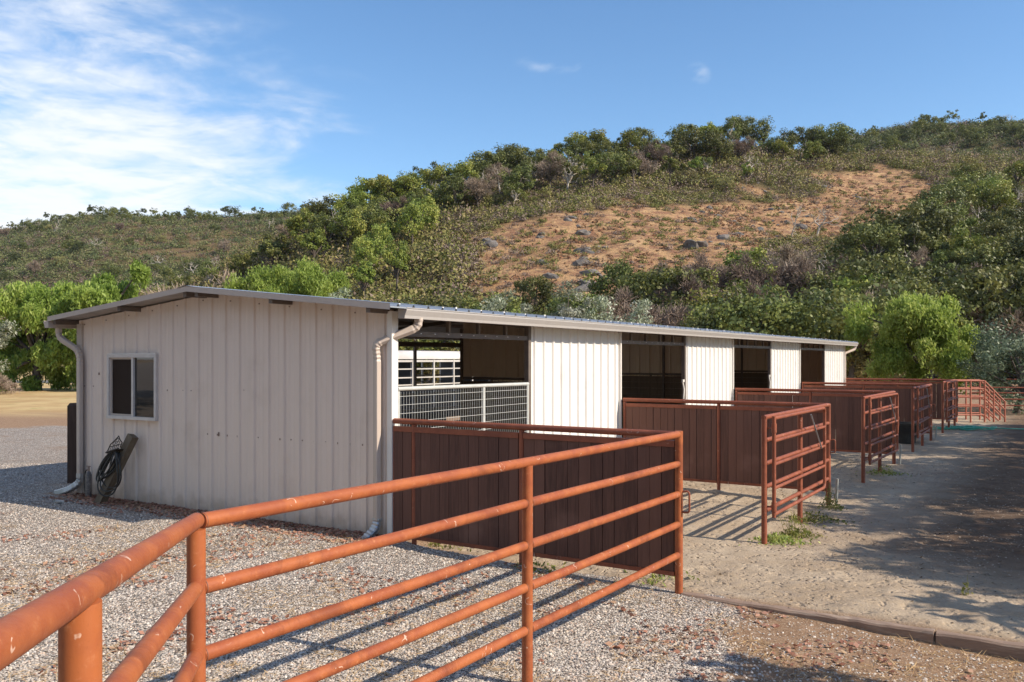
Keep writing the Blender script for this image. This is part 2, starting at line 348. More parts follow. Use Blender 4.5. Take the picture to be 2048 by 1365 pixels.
def ground_mat():
    m, nt, p, o = newmat('yard_ground'); v = coords(nt); gr = attr(nt, 'gravel'); sa = attr(nt, 'sand'); gs = attr(nt, 'grass')
    vo = N(nt, 'ShaderNodeTexVoronoi'); vo.inputs['Scale'].default_value = 42; link(nt, v, vo.inputs['Vector'])
    vb = N(nt, 'ShaderNodeTexVoronoi'); vb.inputs['Scale'].default_value = 19; link(nt, v, vb.inputs['Vector'])
    sc = N(nt, 'ShaderNodeSeparateColor'); link(nt, vo.outputs['Color'], sc.inputs[0])
    cr = N(nt, 'ShaderNodeValToRGB'); link(nt, sc.outputs[0], cr.inputs[0]); e = cr.color_ramp.elements
    e[0].color = (.15, .13, .11, 1); e[1].color = (.72, .65, .56, 1)
    for x, c in ((.3, (.27, .245, .22, 1)), (.55, (.38, .33, .29, 1)), (.75, (.34, .24, .19, 1)), (.85, (.46, .43, .40, 1))): q = e.new(x); q.color = c
    big = noise(nt, v, 1.1, 6, .6, .4); fine = noise(nt, v, 38, 6, .7); mid = noise(nt, v, 7, 6, .65)
    cg = mix(nt, maprange(nt, noise(nt, v, .9, 6, .6), .5, .75, 0, .55), cr.outputs[0], (.30, .20, .13))
    cdirt = mix(nt, maprange(nt, mid, .3, .7), (.20, .120, .070), (.29, .185, .115)); cdirt = mix(nt, maprange(nt, fine, .45, .7), cdirt, (.40, .29, .20))
    csand = mix(nt, maprange(nt, big, .35, .65), (.35, .265, .18), (.43, .345, .25)); csand = mix(nt, maprange(nt, mid, .45, .75), csand, (.30, .24, .185))
    csand = mix(nt, maprange(nt, fine, .5, .72, 0, .6), csand, (.50, .43, .35))
    alley_shade = attr(nt, 'alley'); csand = mix(nt, math_node(nt, 'MULTIPLY', alley_shade, 1.0), csand, mix(nt, maprange(nt, mid, .35, .7), (.11, .072, .048), (.165, .112, .075)))  # sand colour darkened in the alley to deepen the tree shade
    pit = N(nt, 'ShaderNodeTexVoronoi'); pit.inputs['Scale'].default_value = 7.5; pw = N(nt, 'ShaderNodeVectorMath', operation='MULTIPLY_ADD'); pnz = N(nt, 'ShaderNodeTexNoise'); pnz.inputs['Scale'].default_value = 5; link(nt, v, pnz.inputs['Vector']); link(nt, pnz.outputs['Color'], pw.inputs[0]); pw.inputs[1].default_value = (.35, .35, .35); link(nt, v, pw.inputs[2]); link(nt, pw.outputs[0], pit.inputs['Vector'])
    cgrs = mix(nt, maprange(nt, noise(nt, v, .35, 6, .6), .4, .62), (.40, .27, .13), (.50, .37, .19)); cgrs = mix(nt, maprange(nt, noise(nt, v, .8, 6, .7), .56, .66, 0, .6), cgrs, (.25, .27, .08))
    c = mix(nt, sa, cdirt, csand); gf = math_node(nt, 'ADD', gr, math_node(nt, 'MULTIPLY', math_node(nt, 'SUBTRACT', noise(nt, v, 9, 5, .7), .5), .6), clamp=True)
    gf = maprange(nt, gf, .35, .55); c = mix(nt, gf, c, cg); c = mix(nt, gs, c, cgrs)
    link(nt, c, p.inputs['Base Color']); p.inputs['Roughness'].default_value = .92; p.inputs['Specular IOR Level'].default_value = .15
    hh = math_node(nt, 'ADD', math_node(nt, 'MULTIPLY', math_node(nt, 'SUBTRACT', .6, vo.outputs['Distance']), math_node(nt, 'MULTIPLY', gf, 1.2)), math_node(nt, 'ADD', math_node(nt, 'MULTIPLY', math_node(nt, 'ADD', fine, mid), .6), math_node(nt, 'MULTIPLY', maprange(nt, pit.outputs['Distance'], .0, .45), math_node(nt, 'MULTIPLY', sa, .9))))
    bump(nt, p, hh, .9, .03); return m
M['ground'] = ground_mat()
go = npmesh('ground', np.stack([wx.ravel(), wy.ravel(), GZ.ravel()], 1), GF, M['ground'], {'alley': (sst(4.3, 6.2, GX + bn * .5) * sst(1.5, 4.5, GY + bn * .6)).ravel(), 'gravel': gravel.ravel(), 'sand': sandm.ravel(), 'grass': grass.ravel()}, smooth=True)  # alley mask: where shade is painted into the sand
tag(go, kind='structure')
def gz(x, y):
    X, Y = WL(x, y); return float(gh(X, Y) + gdet(X, Y)[0])
# road far left
rm = mottled('asphalt', (.16, .15, .15), (.11, .10, .10), 2, .9)
mb = MB(); mb.box(-160, -9, 82, 91, -.3, .05); ro = mb.build('road', rm); tag(ro, kind='structure')

# ------------------------------------------------------------ hills
def near_hill(x, y):
    x = np.asarray(x, float); y = np.asarray(y, float); px = CX + FPX * x / y
    yr = np.interp(px, [-900, -300, 100, 300, 420, 520, 600, 700, 800, 900, 1000, 1100, 1200, 1300, 1450, 1600, 1700, 1850, 2048, 2600, 3600], [640, 630, 615, 592, 556, 500, 458, 440, 418, 392, 366, 338, 316, 305, 290, 300, 312, 312, 318, 330, 360])
    Yf = np.interp(px, [-300, 200, 450, 700, 2600], [165, 150, 115, 84, 84]); Yr = np.interp(px, [-300, 200, 600, 1000, 1450, 1700, 2600], [240, 225, 190, 205, 240, 255, 250])
    hr = CAMH + (HZ - yr) * Yr / FPX
    t = (y - Yf) / (Yr - Yf); h = np.where(t < 1, np.clip(t, 0, 1) ** 1.12, 1 - .55 * np.clip(t - 1, 0, 2) ** 1.3) * (hr + .6) - .6
    n = fbm(x * .018, y * .018, 3, 61) * 9 + fbm(x * .07, y * .07, 3, 62) * 3.0
    return h + n * np.clip(t * 3, 0, 1) * np.where(t > .85, .55, 1), t, px
def far_hill(x, y):
    x = np.asarray(x, float); y = np.asarray(y, float); px = CX + FPX * x / y
    yr = np.interp(px, [-900, -300, 0, 100, 200, 300, 450, 600, 900, 1200, 1500, 1600, 1700, 1760, 1850, 2048, 2400, 3600], [520, 490, 462, 444, 428, 434, 437, 430, 450, 430, 340, 300, 272, 260, 249, 243, 235, 260])
    Yr = np.interp(px, [0, 600, 1500, 2048], [600, 560, 430, 430]); Yf = Yr * .42
    hr = CAMH + (HZ - yr) * Yr / FPX; t = (y - Yf) / (Yr - Yf)
    hb = 2 + 0 * x
    h = np.where(t < 1, np.clip(t, 0, 1) ** .95, 1 - .3 * np.clip(t - 1, 0, 2)) * (hr + 1) - 1
    n = fbm(x * .010, y * .010, 3, 71) * 20 + fbm(x * .04, y * .04, 3, 72) * 6
    return h + n * np.clip(t * 2, 0, 1) * np.where(t > .8, .3, 1), t, px
POLY = [(930, 545), (955, 470), (1080, 425), (1250, 410), (1380, 412), (1450, 385), (1540, 400), (1610, 385), (1650, 350), (1740, 338), (1810, 350), (1850, 375), (1960, 388), (1890, 440), (1730, 460), (1600, 485), (1460, 520), (1330, 560), (1220, 600), (1100, 618), (985, 600)]
def inpoly(px, py, poly=POLY):
    px = np.asarray(px, float); py = np.asarray(py, float); c = np.zeros(px.shape, bool); n = len(poly)
    for i in range(n):
        x0, y0 = poly[i]; x1, y1 = poly[(i + 1) % n]
        if y0 == y1: continue
        k = ((y0 > py) != (y1 > py)) & (px < (x1 - x0) * (py - y0) / (y1 - y0) + x0); c ^= k
    return c
def bareness(x, y, h):
    px = CX + FPX * x / y; py = HZ - FPX * (h - CAMH) / y
    jx = fbm(x * .09, y * .09, 4, 81) * 170; jy = fbm(x * .09 + 50, y * .09, 4, 82) * 95
    b = inpoly(px + jx, py + jy).astype(float)
    b2 = inpoly(px + jx, py + jy, [(640, 530), (720, 500), (840, 510), (880, 560), (900, 620), (800, 610), (700, 580)]).astype(float) * .3
    b3 = inpoly(px + jx, py + jy, [(120, 470), (330, 440), (560, 470), (520, 540), (300, 520)]).astype(float) * .25
    return np.maximum(np.maximum(b, b2), b3)
def hill_mat():
    m, nt, p, o = newmat('dry_hillside'); v = coords(nt); b = attr(nt, 'bare'); n1 = noise(nt, v, .12, 8, .65, .5); n2 = noise(nt, v, .9, 8, .7, .4); n3 = noise(nt, coords(nt, (1, 1, 3)), .35, 7, .7, .6)
    c = mix(nt, maprange(nt, n1, .35, .65), (.41, .24, .12), (.56, .36, .19)); c = mix(nt, maprange(nt, n3, .43, .58, 0, .85), c, (.25, .125, .080)); c = mix(nt, maprange(nt, n2, .52, .66, 0, .85), c, (.19, .135, .085)); c = mix(nt, maprange(nt, noise(nt, v, 2.6, 6, .75), .55, .68, 0, .7), c, (.30, .25, .19))
    d = mix(nt, maprange(nt, n2, .35, .65), (.12, .095, .045), (.07, .065, .03)); d = mix(nt, maprange(nt, n3, .5, .62, 0, .7), d, (.19, .14, .075))
    c = mix(nt, b, d, c); link(nt, c, p.inputs['Base Color']); p.inputs['Roughness'].default_value = .95; p.inputs['Specular IOR Level'].default_value = .1
    bump(nt, p, math_node(nt, 'ADD', n2, noise(nt, v, 3.5, 6, .7)), .9, .5); return m
M['hill'] = hill_mat()
def hillmesh(name, fn, pxs, ys):
    P, Y = np.meshgrid(pxs, ys, indexing='ij'); X = (P - CX) / FPX * Y; h, t, _ = fn(X, Y)
    i = np.arange(P.size).reshape(P.shape); F = np.stack([i[:-1, :-1], i[1:, :-1], i[1:, 1:], i[:-1, 1:]], -1).reshape(-1, 4)
    b = bareness(X, Y, h)
    k = np.ones(3) / 3
    for _i in range(2): b = (b + np.roll(b, 1, 0) + np.roll(b, -1, 0) + np.roll(b, 1, 1) + np.roll(b, -1, 1)) / 5
    o = npmesh(name, np.stack([X.ravel(), Y.ravel(), h.ravel()], 1), F, M['hill'], {'bare': b.ravel()}, smooth=True); tag(o, kind='structure'); return o
hillmesh('hill', near_hill, np.linspace(-900, 3300, 330), np.linspace(82, 330, 170))
hillmesh('hill_far', far_hill, np.linspace(-900, 3300, 200), np.linspace(175, 760, 150))
def hz_near(x, y): return float(near_hill(np.array([x]), np.array([y]))[0][0])
def hz_any(x, y):
    a = hz_near(x, y) if 82 < y < 330 else -1; b = float(far_hill(np.array([x]), np.array([y]))[0][0]) if y > 175 else -1
    return max(a, b, float(ghw(x, y)) if y < 120 else -1)

# ------------------------------------------------------------ foliage generators
def leaf_quads(C, size, r, asp=.6, droop=0.0, outward=None):
    """C (n,3) leaf centres -> quads"""
    n = len(C); a = rng.normal(size=(n, 3)); 
    if droop: a[:, 2] = -abs(a[:, 2]) - droop * 1.5
    a /= np.linalg.norm(a, axis=1, keepdims=True); b = rng.normal(size=(n, 3))
    if outward is not None: nn = outward + rng.normal(size=(n, 3)) * .42; b = np.cross(a, nn)
    else: b = np.cross(a, b)
    b /= (np.linalg.norm(b, axis=1, keepdims=True) + 1e-9)
    s = size * (0.6 + .8 * rng.random((n, 1))); a = a * s; b = b * s * asp
    V = np.stack([C - a, C + b * 1.0 - a * .15, C + a, C - b * 1.0 - a * .15], 1).reshape(-1, 3)
    F = np.arange(4 * n).reshape(-1, 4); R = np.repeat(np.clip(r, 0, 1), 4); return V, F, R
def crown_points(H, rx, ry, z0, z1, nclump, nleaf, cr=.28, shell=.55, flat=.8):
    """centres of leaves in clumps filling a lumpy ellipsoid"""
    Cs = []
    k1, k2, k3 = rng.random(3) * 6.28
    while len(Cs) < nclump:
        d = rng.normal(size=3); d /= np.linalg.norm(d); q = (shell + (1 - shell) * rng.random() ** .6)
        az = math.atan2(d[1], d[0]); lump = 1 + .16 * math.sin(3 * az + k1) + .12 * math.sin(5 * az + k2 + d[2] * 3) + .1 * math.sin(7 * d[2] + k3)
        p = d * q * lump * .86; 
        if d[2] < -.45 and rng.random() < .6: continue
        Cs.append([p[0] * rx, p[1] * ry, (z0 + z1) / 2 + p[2] * (z1 - z0) / 2])
    Cs = np.array(Cs); per = max(1, nleaf // nclump); R = (rx + ry) / 2 * cr
    cid = np.repeat(np.arange(nclump), per); d = rng.normal(size=(len(cid), 3)); d /= np.linalg.norm(d, axis=1, keepdims=True)
    rad = R * (.55 + .75 * rng.random(nclump))[cid][:, None]; q = rng.random((len(cid), 1)) ** .45
    P = Cs[cid] + d * rad * q * np.array([1, 1, flat]); cd = Cs[cid] - np.array([0, 0, (z0 + z1) / 2]); cd = cd / (np.linalg.norm(cd, axis=1, keepdims=True) + .3); r = .6 * rng.random(nclump)[cid] + .4 * rng.random(len(cid))
    return P, r, Cs, d * .8 + cd * .5
def limbs(Cs, H, zb, r0, nl=9, lean=.3, seg=5, n=6):
    mb = MB(); top = Vector((lean * rng.normal() * .4, lean * rng.normal() * .4, zb))
    mb.tube([(0, 0, -.4), (top.x * .3, top.y * .3, zb * .5), top], [r0 * 1.25, r0 * .95, r0 * .8], n, cap=False)
    sel = rng.choice(len(Cs), min(nl, len(Cs)), replace=False)
    for i in sel:
        e = Vector(Cs[i]); m1_ = top.lerp(e, .4) + Vector(rng.normal(size=3)) * .06 * H + Vector((0, 0, .05 * H)); pts = [top + Vector((0, 0, -.1)), top.lerp(m1_, .6), m1_, m1_.lerp(e, .6) + Vector(rng.normal(size=3)) * .03 * H, e]
        mb.tube(pts, [r0 * .62, r0 * .5, r0 * .38, r0 * .24, r0 * .08], 5, cap=False)
    return mb
class Proto: pass
protos = {}
def finish_proto(key, V, F, R, lm, bark, mb):
    p = Proto(); c = npmesh('crown', V, F, lm, {'rnd': R}, link_it=False); p.crown = c.data
    o = mb.build('trunk', bark); p.trunk = o.data; bpy.data.objects.remove(o); protos.setdefault(key, []).append(p); return p
def mk_tree(key, H, W, z0, lm, bark, nclump, nleaf, lsize, r0, asp=.6, cr=.28, droop=0, nl=9, shell=.55, flat=.8):
    P, r, Cs, d = crown_points(H, W / 2, W / 2 * rng.uniform(.85, 1.1), z0, H, nclump, nleaf, cr, shell, flat)
    V, F, R = leaf_quads(P, lsize, r, asp, droop, d); return finish_proto(key, V, F, R, lm, bark, limbs(Cs, H, max(z0 + .15 * (H - z0), .25 * H), r0, nl))
def mk_twiggy(key, H, W, z0, lm, bark, ntw, r0, L=.45, nclump=34):
    P, r, Cs, d = crown_points(H, W / 2, W / 2, z0, H, nclump, ntw, .34, .35, .9)
    a = d + rng.normal(size=P.shape) * .45 + np.array([0, 0, .35]); a /= np.linalg.norm(a, axis=1, keepdims=True); b = np.cross(a, rng.normal(size=P.shape)); b /= np.linalg.norm(b, axis=1, keepdims=True)
    s = L * (.5 + rng.random((len(P), 1))); w = .022 + .02 * rng.random((len(P), 1))
    V = np.stack([P - a * s / 2 - b * w, P - a * s / 2 + b * w, P + a * s / 2 + b * w * .4, P + a * s / 2 - b * w * .4], 1).reshape(-1, 3)
    return finish_proto(key, V, np.arange(len(V)).reshape(-1, 4), np.repeat(r, 4), lm, bark, limbs(Cs, H, .28 * H, r0, 16))
def mk_snag(key, H):
    mb = MB()
    def rec(p, d, L, r, k):
        d = d.normalized(); pts = [p]; q = p.copy()
        for i in range(3): d = (d + Vector(rng.normal(size=3)) * .16).normalized(); q = q + d * L / 3; pts.append(q.copy())
        mb.tube(pts, [r, r * .88, r * .75, r * .6], 5, cap=False)
        if k > 0:
            for _ in range(3 if k > 1 else 2): rec(pts[random.choice((2, 3, 3))], d + Vector(rng.normal(size=3)) * .75 + Vector((0, 0, .25)), L * rng.uniform(.55, .8), r * .55, k - 1)
    rec(Vector((0, 0, -.3)), Vector((.1, 0, 1)), H * .38, H * .032, 4)
    o = mb.build('tree_trunk', M['palebark']); p = Proto(); p.trunk = o.data; p.crown = None; bpy.data.objects.remove(o); protos.setdefault(key, []).append(p)
for i in range(3): mk_tree('oak', 7.0, 7.6 + i * .4, .9 + .3 * i, M['oak'], M['bark'], 46, 5200, .155, .22)
for i in range(3): mk_tree('oakg', 7.0, 6.2 + i * .6, 1.5, M['oakg'], M['bark'], 38, 4200, .15, .2, cr=.27)
for i in range(3): mk_tree('oakt', 8.0, 4.6 + .5 * i, 2.0, M['oakg'] if i != 1 else M['oak'], M['bark'], 17, 2900, .15, .2, cr=.30, nl=14, shell=.35)
for i in range(2): mk_tree('oaks', 6.5, 6.2, 1.2, M['oak'], M['palebark'], 22, 2000, .15, .2, cr=.26, nl=18, shell=.4)
for i in range(2): mk_tree('olive', 4.2, 5.6, .0, M['olive'], M['bark'], 40, 4200, .11, .14, cr=.27)
for i in range(2): mk_twiggy('dead', 6.8, 6.2, 1.0, M['brown'], M['bark'], 5200, .2)
for i in range(2): mk_twiggy('brush', 2.6, 4.2, .0, M['brown'], M['bark'], 2600, .08, .32, 26)
for i in range(3): mk_snag('snag', 6.0)
mk_tree('silver', 6.0, 4.2, 1.2, M['silver'], M['bark'], 34, 5200, .085, .09, .35, cr=.24, shell=.4)
mk_tree('silver', 6.0, 3.4, 1.2, M['silver'], M['bark'], 30, 4600, .085, .09, .35, cr=.24, shell=.4)
M['sage'] = leaf_mat('sage_leaves', [(.05, .075, .045), (.10, .14, .08), (.17, .21, .13), (.27, .31, .21)], .25, .45)
for i in range(2): mk_tree('sage', 4.2, 4.6, .0, M['sage'], M['bark'], 44, 6500, .07, .12, .4, cr=.25)
mk_tree('lime', 4.7, 3.4, .6, M['willow'], M['bark'], 34, 4200, .075, .09, .5, cr=.25)
GEN = {'oakt': ('oak_tree', 'tree'), 'oaks': ('oak_tree', 'tree'), 'sage': ('grey_green_tree', 'tree'), 'lime': ('young_green_tree', 'tree'), 'oak': ('oak_tree', 'tree'), 'oakg': ('oak_tree', 'tree'), 'olive': ('scrub_oak', 'shrub'), 'dead': ('dead_oak', 'tree'), 'brush': ('dry_bush', 'shrub'), 'snag': ('bare_tree', 'tree'), 'silver': ('silver_leaf_tree', 'tree')}
def place(key, x, y, H, label, group, wfac=1.0, z=None, sink=.15):
    p = random.choice(protos[key]); base = {'oakt': 8., 'oaks': 6.5, 'oak': 7., 'oakg': 7., 'olive': 4.2, 'dead': 6.8, 'brush': 2.6, 'snag': 6., 'silver': 6., 'sage': 4.2, 'lime': 4.7}[key]; s = H / base
    nm, cat = GEN[key]; z = hz_any(x, y) if z is None else z
    if key == 'snag':
        o = bpy.data.objects.new(nm, p.trunk); COL.objects.link(o)
    else:
        o = bpy.data.objects.new(nm, None); COL.objects.link(o)
        for nme, me in (('crown', p.crown), ('trunk', p.trunk)):
            c = bpy.data.objects.new(nme, me); COL.objects.link(c); c.parent = o
    o.location = (x, y, z - sink); o.rotation_euler = (0, 0, random.uniform(0, 6.28)); o.scale = (s * wfac, s * wfac, s); tag(o, label, cat, group); return o

# ------------------------------------------------------------ barn
def Lp(s): return -s
barn = thing('horse_barn', 'long white corrugated steel shed row barn with open stalls and shallow gabled roof', 'barn', LW(0, 0), TH)
BL, BW = 27.56, 6.92; RX = -3.55; RH = 3.315; SL = .0985
def roofz(X): return RH - SL * abs(X - RX)
def corr_profile(L, pitch=.305, rib=.032):
    """R-panel cross-section: (along, out) points"""
    pts = [(0, 0)]; x = 0.0; k = 0
    while x < L:
        c = x + pitch / 2
        for dx, o_ in ((-.034, 0), (-.016, rib), (.016, rib), (.034, 0)): pts.append((c + dx, o_))
        for q in (.33, .67):
            m_ = c + .034 + (pitch - .068) * q; pts += [(m_ - .012, 0), (m_ - .005, .004), (m_ + .005, .004), (m_ + .012, 0)]
        x += pitch
    pts = [p for p in pts if p[0] < L - .01]; pts.append((L, 0)); return pts
def corr_wall(name, mat, a, b, out, zb, zt, hole=None, rib=.032):
    """corrugated sheet from a to b (local xy), out = outward unit, zb/zt functions of distance"""
    a = Vector((*a, 0)); b = Vector((*b, 0)); d = (b - a); L = d.length; d.normalize(); out = Vector((*out, 0)); mb = MB(); pr = corr_profile(L, rib=rib)
    if hole: pr = sorted(pr + [(hole[0], 0), (hole[1], 0)])
    for (x0, o0), (x1, o1) in zip(pr[:-1], pr[1:]):
        if x1 - x0 < 1e-5: continue
        def quad(z00, z10, z11, z01):
            p = [a + d * x0 + out * o0, a + d * x1 + out * o1]; mb.add([p[0] + Vector((0, 0, z00)), p[1] + Vector((0, 0, z10)), p[1] + Vector((0, 0, z11)), p[0] + Vector((0, 0, z01))], [(0, 1, 2, 3)])
        if hole and x0 >= hole[0] - 1e-6 and x1 <= hole[1] + 1e-6:
            quad(zb(x0), zb(x1), hole[2], hole[2]); quad(hole[3], hole[3], zt(x1), zt(x0))
        else: quad(zb(x0), zb(x1), zt(x1), zt(x0))
    return part(mb, name, mat, barn)
WX0, WX1, WZ0, WZ1 = -6.02, -4.74, 1.315, 2.36
zt_g = lambda x: roofz(-x) - .05
corr_wall('gable_wall', M['gable'], (0, 0), (-BW, 0), (0, -1), lambda x: -.12 + .03 * math.sin(9 * x) + .02 * math.sin(31 * x), zt_g, (-WX1 + .03, -WX0 - .03, WZ0 + .04, WZ1 - .04), rib=.026)
corr_wall('far_gable_wall', M['gable'], (0, BL), (-BW, BL), (0, 1), lambda x: -.1, zt_g)
for k in range(4):
    y0 = 6.89 * k + 3.45; y1 = min(6.89 * (k + 1) - .03, BL)
    corr_wall('stall_wall', M['panel'], (-.07, y0 + .04), (-.07, y1), (1, 0), lambda x: -.12, lambda x: 2.88)
corr_wall('rear_wall', M['tan'], (-BW + .02, 0.02), (-BW + .02, 7.3), (-1, 0), lambda x: -.1, lambda x: 2.8)
corr_wall('rear_wall', M['tan'], (-BW + .02, 12.6), (-BW + .02, BL), (-1, 0), lambda x: -.1, lambda x: 2.8)
# roof: two corrugated slopes with real thickness
def roof():
    mb = MB(); y0, y1 = -.42, BL + .95; y = y0; prof = []
    while y < y1:
        prof += [(y, 0), (y + .125, 0), (y + .14, .03), (y + .165, .03), (y + .18, 0)]; y += .305
    prof.append((min(y, y1), 0))
    for (ya, za), (yb, zb_) in zip(prof[:-1], prof[1:]):
        for xa, xb in ((RX, .30), (-7.14, RX)):
            xs = (xa, xb); z = [roofz(x) for x in xs]
            mb.add([(xs[0], ya, z[0] + za), (xs[1], ya, z[1] + za), (xs[1], yb, z[1] + zb_), (xs[0], yb, z[0] + zb_)], [(0, 1, 2, 3)])
            mb.add([(xs[0], ya, z[0] - .018), (xs[1], ya, z[1] - .018), (xs[1], yb, z[1] - .018), (xs[0], yb, z[0] - .018)], [(3, 2, 1, 0)])
    mb.add([(.30, y0, roofz(.3) - .018), (.30, y1, roofz(.3) - .018), (.30, y1, roofz(.3) + .001), (.30, y0, roofz(.3) + .001)], [(0, 1, 2, 3)])
    r = part(mb, 'roof', M['roofsheet'], barn)
    cap = MB()
    for s_ in (-1, 1): cap.add([(RX, y0 - .02, RH + .045), (RX, y1, RH + .045), (RX + s_ * .2, y1, RH + .036 - .0197), (RX + s_ * .2, y0 - .02, RH + .036 - .0197)], [(0, 1, 2, 3) if s_ > 0 else (3, 2, 1, 0)])
    part(cap, 'ridge_cap', M['roofsheet'], r)
    scw = MB(); yy = -.1
    while yy < y1:   # lifted sheet ends and screw heads along the eave
        scw.box(.16, .175, yy, yy + .03, roofz(.17) + .031, roofz(.17) + .036 + .018 * random.random()); yy += .305 * random.choice((1, 2, 2, 3))
    part(scw, 'roof_screw_heads', M['trim'], r)
    return r
roof_o = roof()
un = MB()
for xa, xb in ((RX, .26), (-7.10, RX)):
    un.add([(xa, -.40, roofz(xa) - .024), (xb, -.40, roofz(xb) - .024), (xb, BL + .9, roofz(xb) - .024), (xa, BL + .9, roofz(xa) - .024)], [(3, 2, 1, 0)])
part(un, 'roof_lining', M['under'], barn)
rk = MB()   # folded rake trim along the gable edge
for xa, xb in ((RX, .30), (-7.14, RX)):
    rk.add([(xa, -.425, roofz(xa) - .045), (xb, -.425, roofz(xb) - .045), (xb, -.425, roofz(xb) + .034), (xa, -.425, roofz(xa) + .034)], [(0, 1, 2, 3)])
    rk.add([(xa, -.425, roofz(xa) + .034), (xb, -.425, roofz(xb) + .034), (xb, -.36, roofz(xb) + .034), (xa, -.36, roofz(xa) + .034)], [(0, 1, 2, 3)])
part(rk, 'rake_trim', M['spout'], barn)
for X in (-7.02, -5.25, RX - .1, RX + .16, -1.85, -.10):
    mb = MB(); z = roofz(X) - .03; mb.box(X - .035, X + .035, -.37, BL + .5, z - .075, z); part(mb, 'purlin', M['steel'], barn)
for k in range(9):
    mb = MB(); Y = 3.445 * k + (.06 if k == 0 else (-.08 if k == 8 else 0))
    for xa, xb in ((RX, -.06), (-BW + .08, RX)): mb.bar((xa, Y, roofz(xa) - .15), (xb, Y, roofz(xb) - .15), .07, .08)
    part(mb, 'rafter', M['steel'], barn)
# gutters with a box profile
def gutter(x0, x1, ya, yb, z0, z1, lip):
    mb = MB(); w = .004; s = 1 if lip > 0 else -1; xo = x1 if s > 0 else x0; xi = x0 if s > 0 else x1
    P = [(xi, z1), (xi, z0), (xo - s * .035, z0), (xo - s * .03, z0 + .035), (xo, z1 - .035), (xo, z1 - .012), (xo + s * .006, z1 - .010), (xo + s * .006, z1), (xo - s * .01, z1), (xo - s * .012, z1 - .03), (xo - s * .045, z0 + .01), (xi + s * .006, z0 + .006), (xi + s * .006, z1)]
    n = len(P); mb.add([(x, y, z) for y in (ya, yb) for x, z in P], [(i, (i + 1) % n, n + (i + 1) % n, n + i) for i in range(n)])
    Q = P[:8]; 
    for y in (ya - .002, yb + .002): mb.add([(x, y, z) for x, z in [P[0], P[1], P[2], P[3], P[4], P[5]]], [tuple(range(6))])
    return mb
part(gutter(.16, .30, -.10, BL + 1.0, 2.80, 2.935, 1), 'gutter', M['gutter'], barn)
part(gutter(-7.26, -7.12, -.42, BL + .5, 2.81, 2.93, -1), 'gutter', M['spout'], barn)
def spout(pts, w, d, name='downspout', mat=None, foot=None):
    """rectangular ribbed downspout swept along pts"""
    pts = [Vector(p) for p in pts]; mb = MB()
    fine = []
    for i, p in enumerate(pts):
        if 0 < i < len(pts) - 1:
            a = (pts[i - 1] - p).normalized() * .085; b = (pts[i + 1] - p).normalized() * .085
            for k in range(7): t = k / 6; fine.append((p + a) * (1 - t) ** 2 + p * 2 * t * (1 - t) + (p + b) * t * t)
        else: fine.append(p)
    n = 8; vs = []; ref = Vector((1, 0, 0)) if abs((pts[1] - pts[0]).normalized().x) < .8 else Vector((0, 1, 0)); nx = None
    for i, p in enumerate(fine):
        t = (fine[min(i + 1, len(fine) - 1)] - fine[max(i - 1, 0)]).normalized()
        nx = (ref if nx is None else nx); nx = (nx - t * nx.dot(t)).normalized(); ny = t.cross(nx); g = .9 + .14 * (i % 2) if 0 < i < len(fine) - 1 else 1
        for u, v_ in ((-.5, -.35), (-.35, -.5), (.35, -.5), (.5, -.35), (.5, .35), (.35, .5), (-.35, .5), (-.5, .35)): vs.append(p + nx * u * w * g + ny * v_ * d * g)
    fs = [(i * n + k, i * n + (k + 1) % n, (i + 1) * n + (k + 1) % n, (i + 1) * n + k) for i in range(len(fine) - 1) for k in range(n)]
    fs += [tuple(range(n))[::-1]]; mb.add(vs, fs)
    return part(mb, name, mat or M['spout'], barn)
s1 = spout([(.22, .24, 2.82), (.22, .24, 2.70), (-.20, -.13, 2.48), (-.20, -.085, 2.34), (-.20, -.085, .22)], .10, .075)
ft = MB(); ftp = [(-.20, -.085, .24), (-.20, -.085, .14), (-.24, -.16, .05), (-.26, -.30, -.03)]
x = spout(ftp, .11, .08, 'spout_foot', M['galv']); x.parent = s1
s2 = spout([(-7.19, -.20, 2.83), (-7.19, -.20, 2.66), (-6.80, -.10, 2.44), (-6.76, -.085, 2.30), (-6.76, -.085, .30)], .10, .075)
x = spout([(-6.76, -.085, .36), (-6.76, -.085, .20), (-6.95, -.16, .08), (-7.25, -.22, -.01)], .11, .08, 'spout_foot', M['galv']); x.parent = s2
s3 = spout([(.22, BL + .75, 2.82), (.22, BL + .72, 2.68), (-.05, BL + .06, 2.5), (-.05, BL + .09, 2.3), (-.05, BL + .09, 0)], .09, .07)
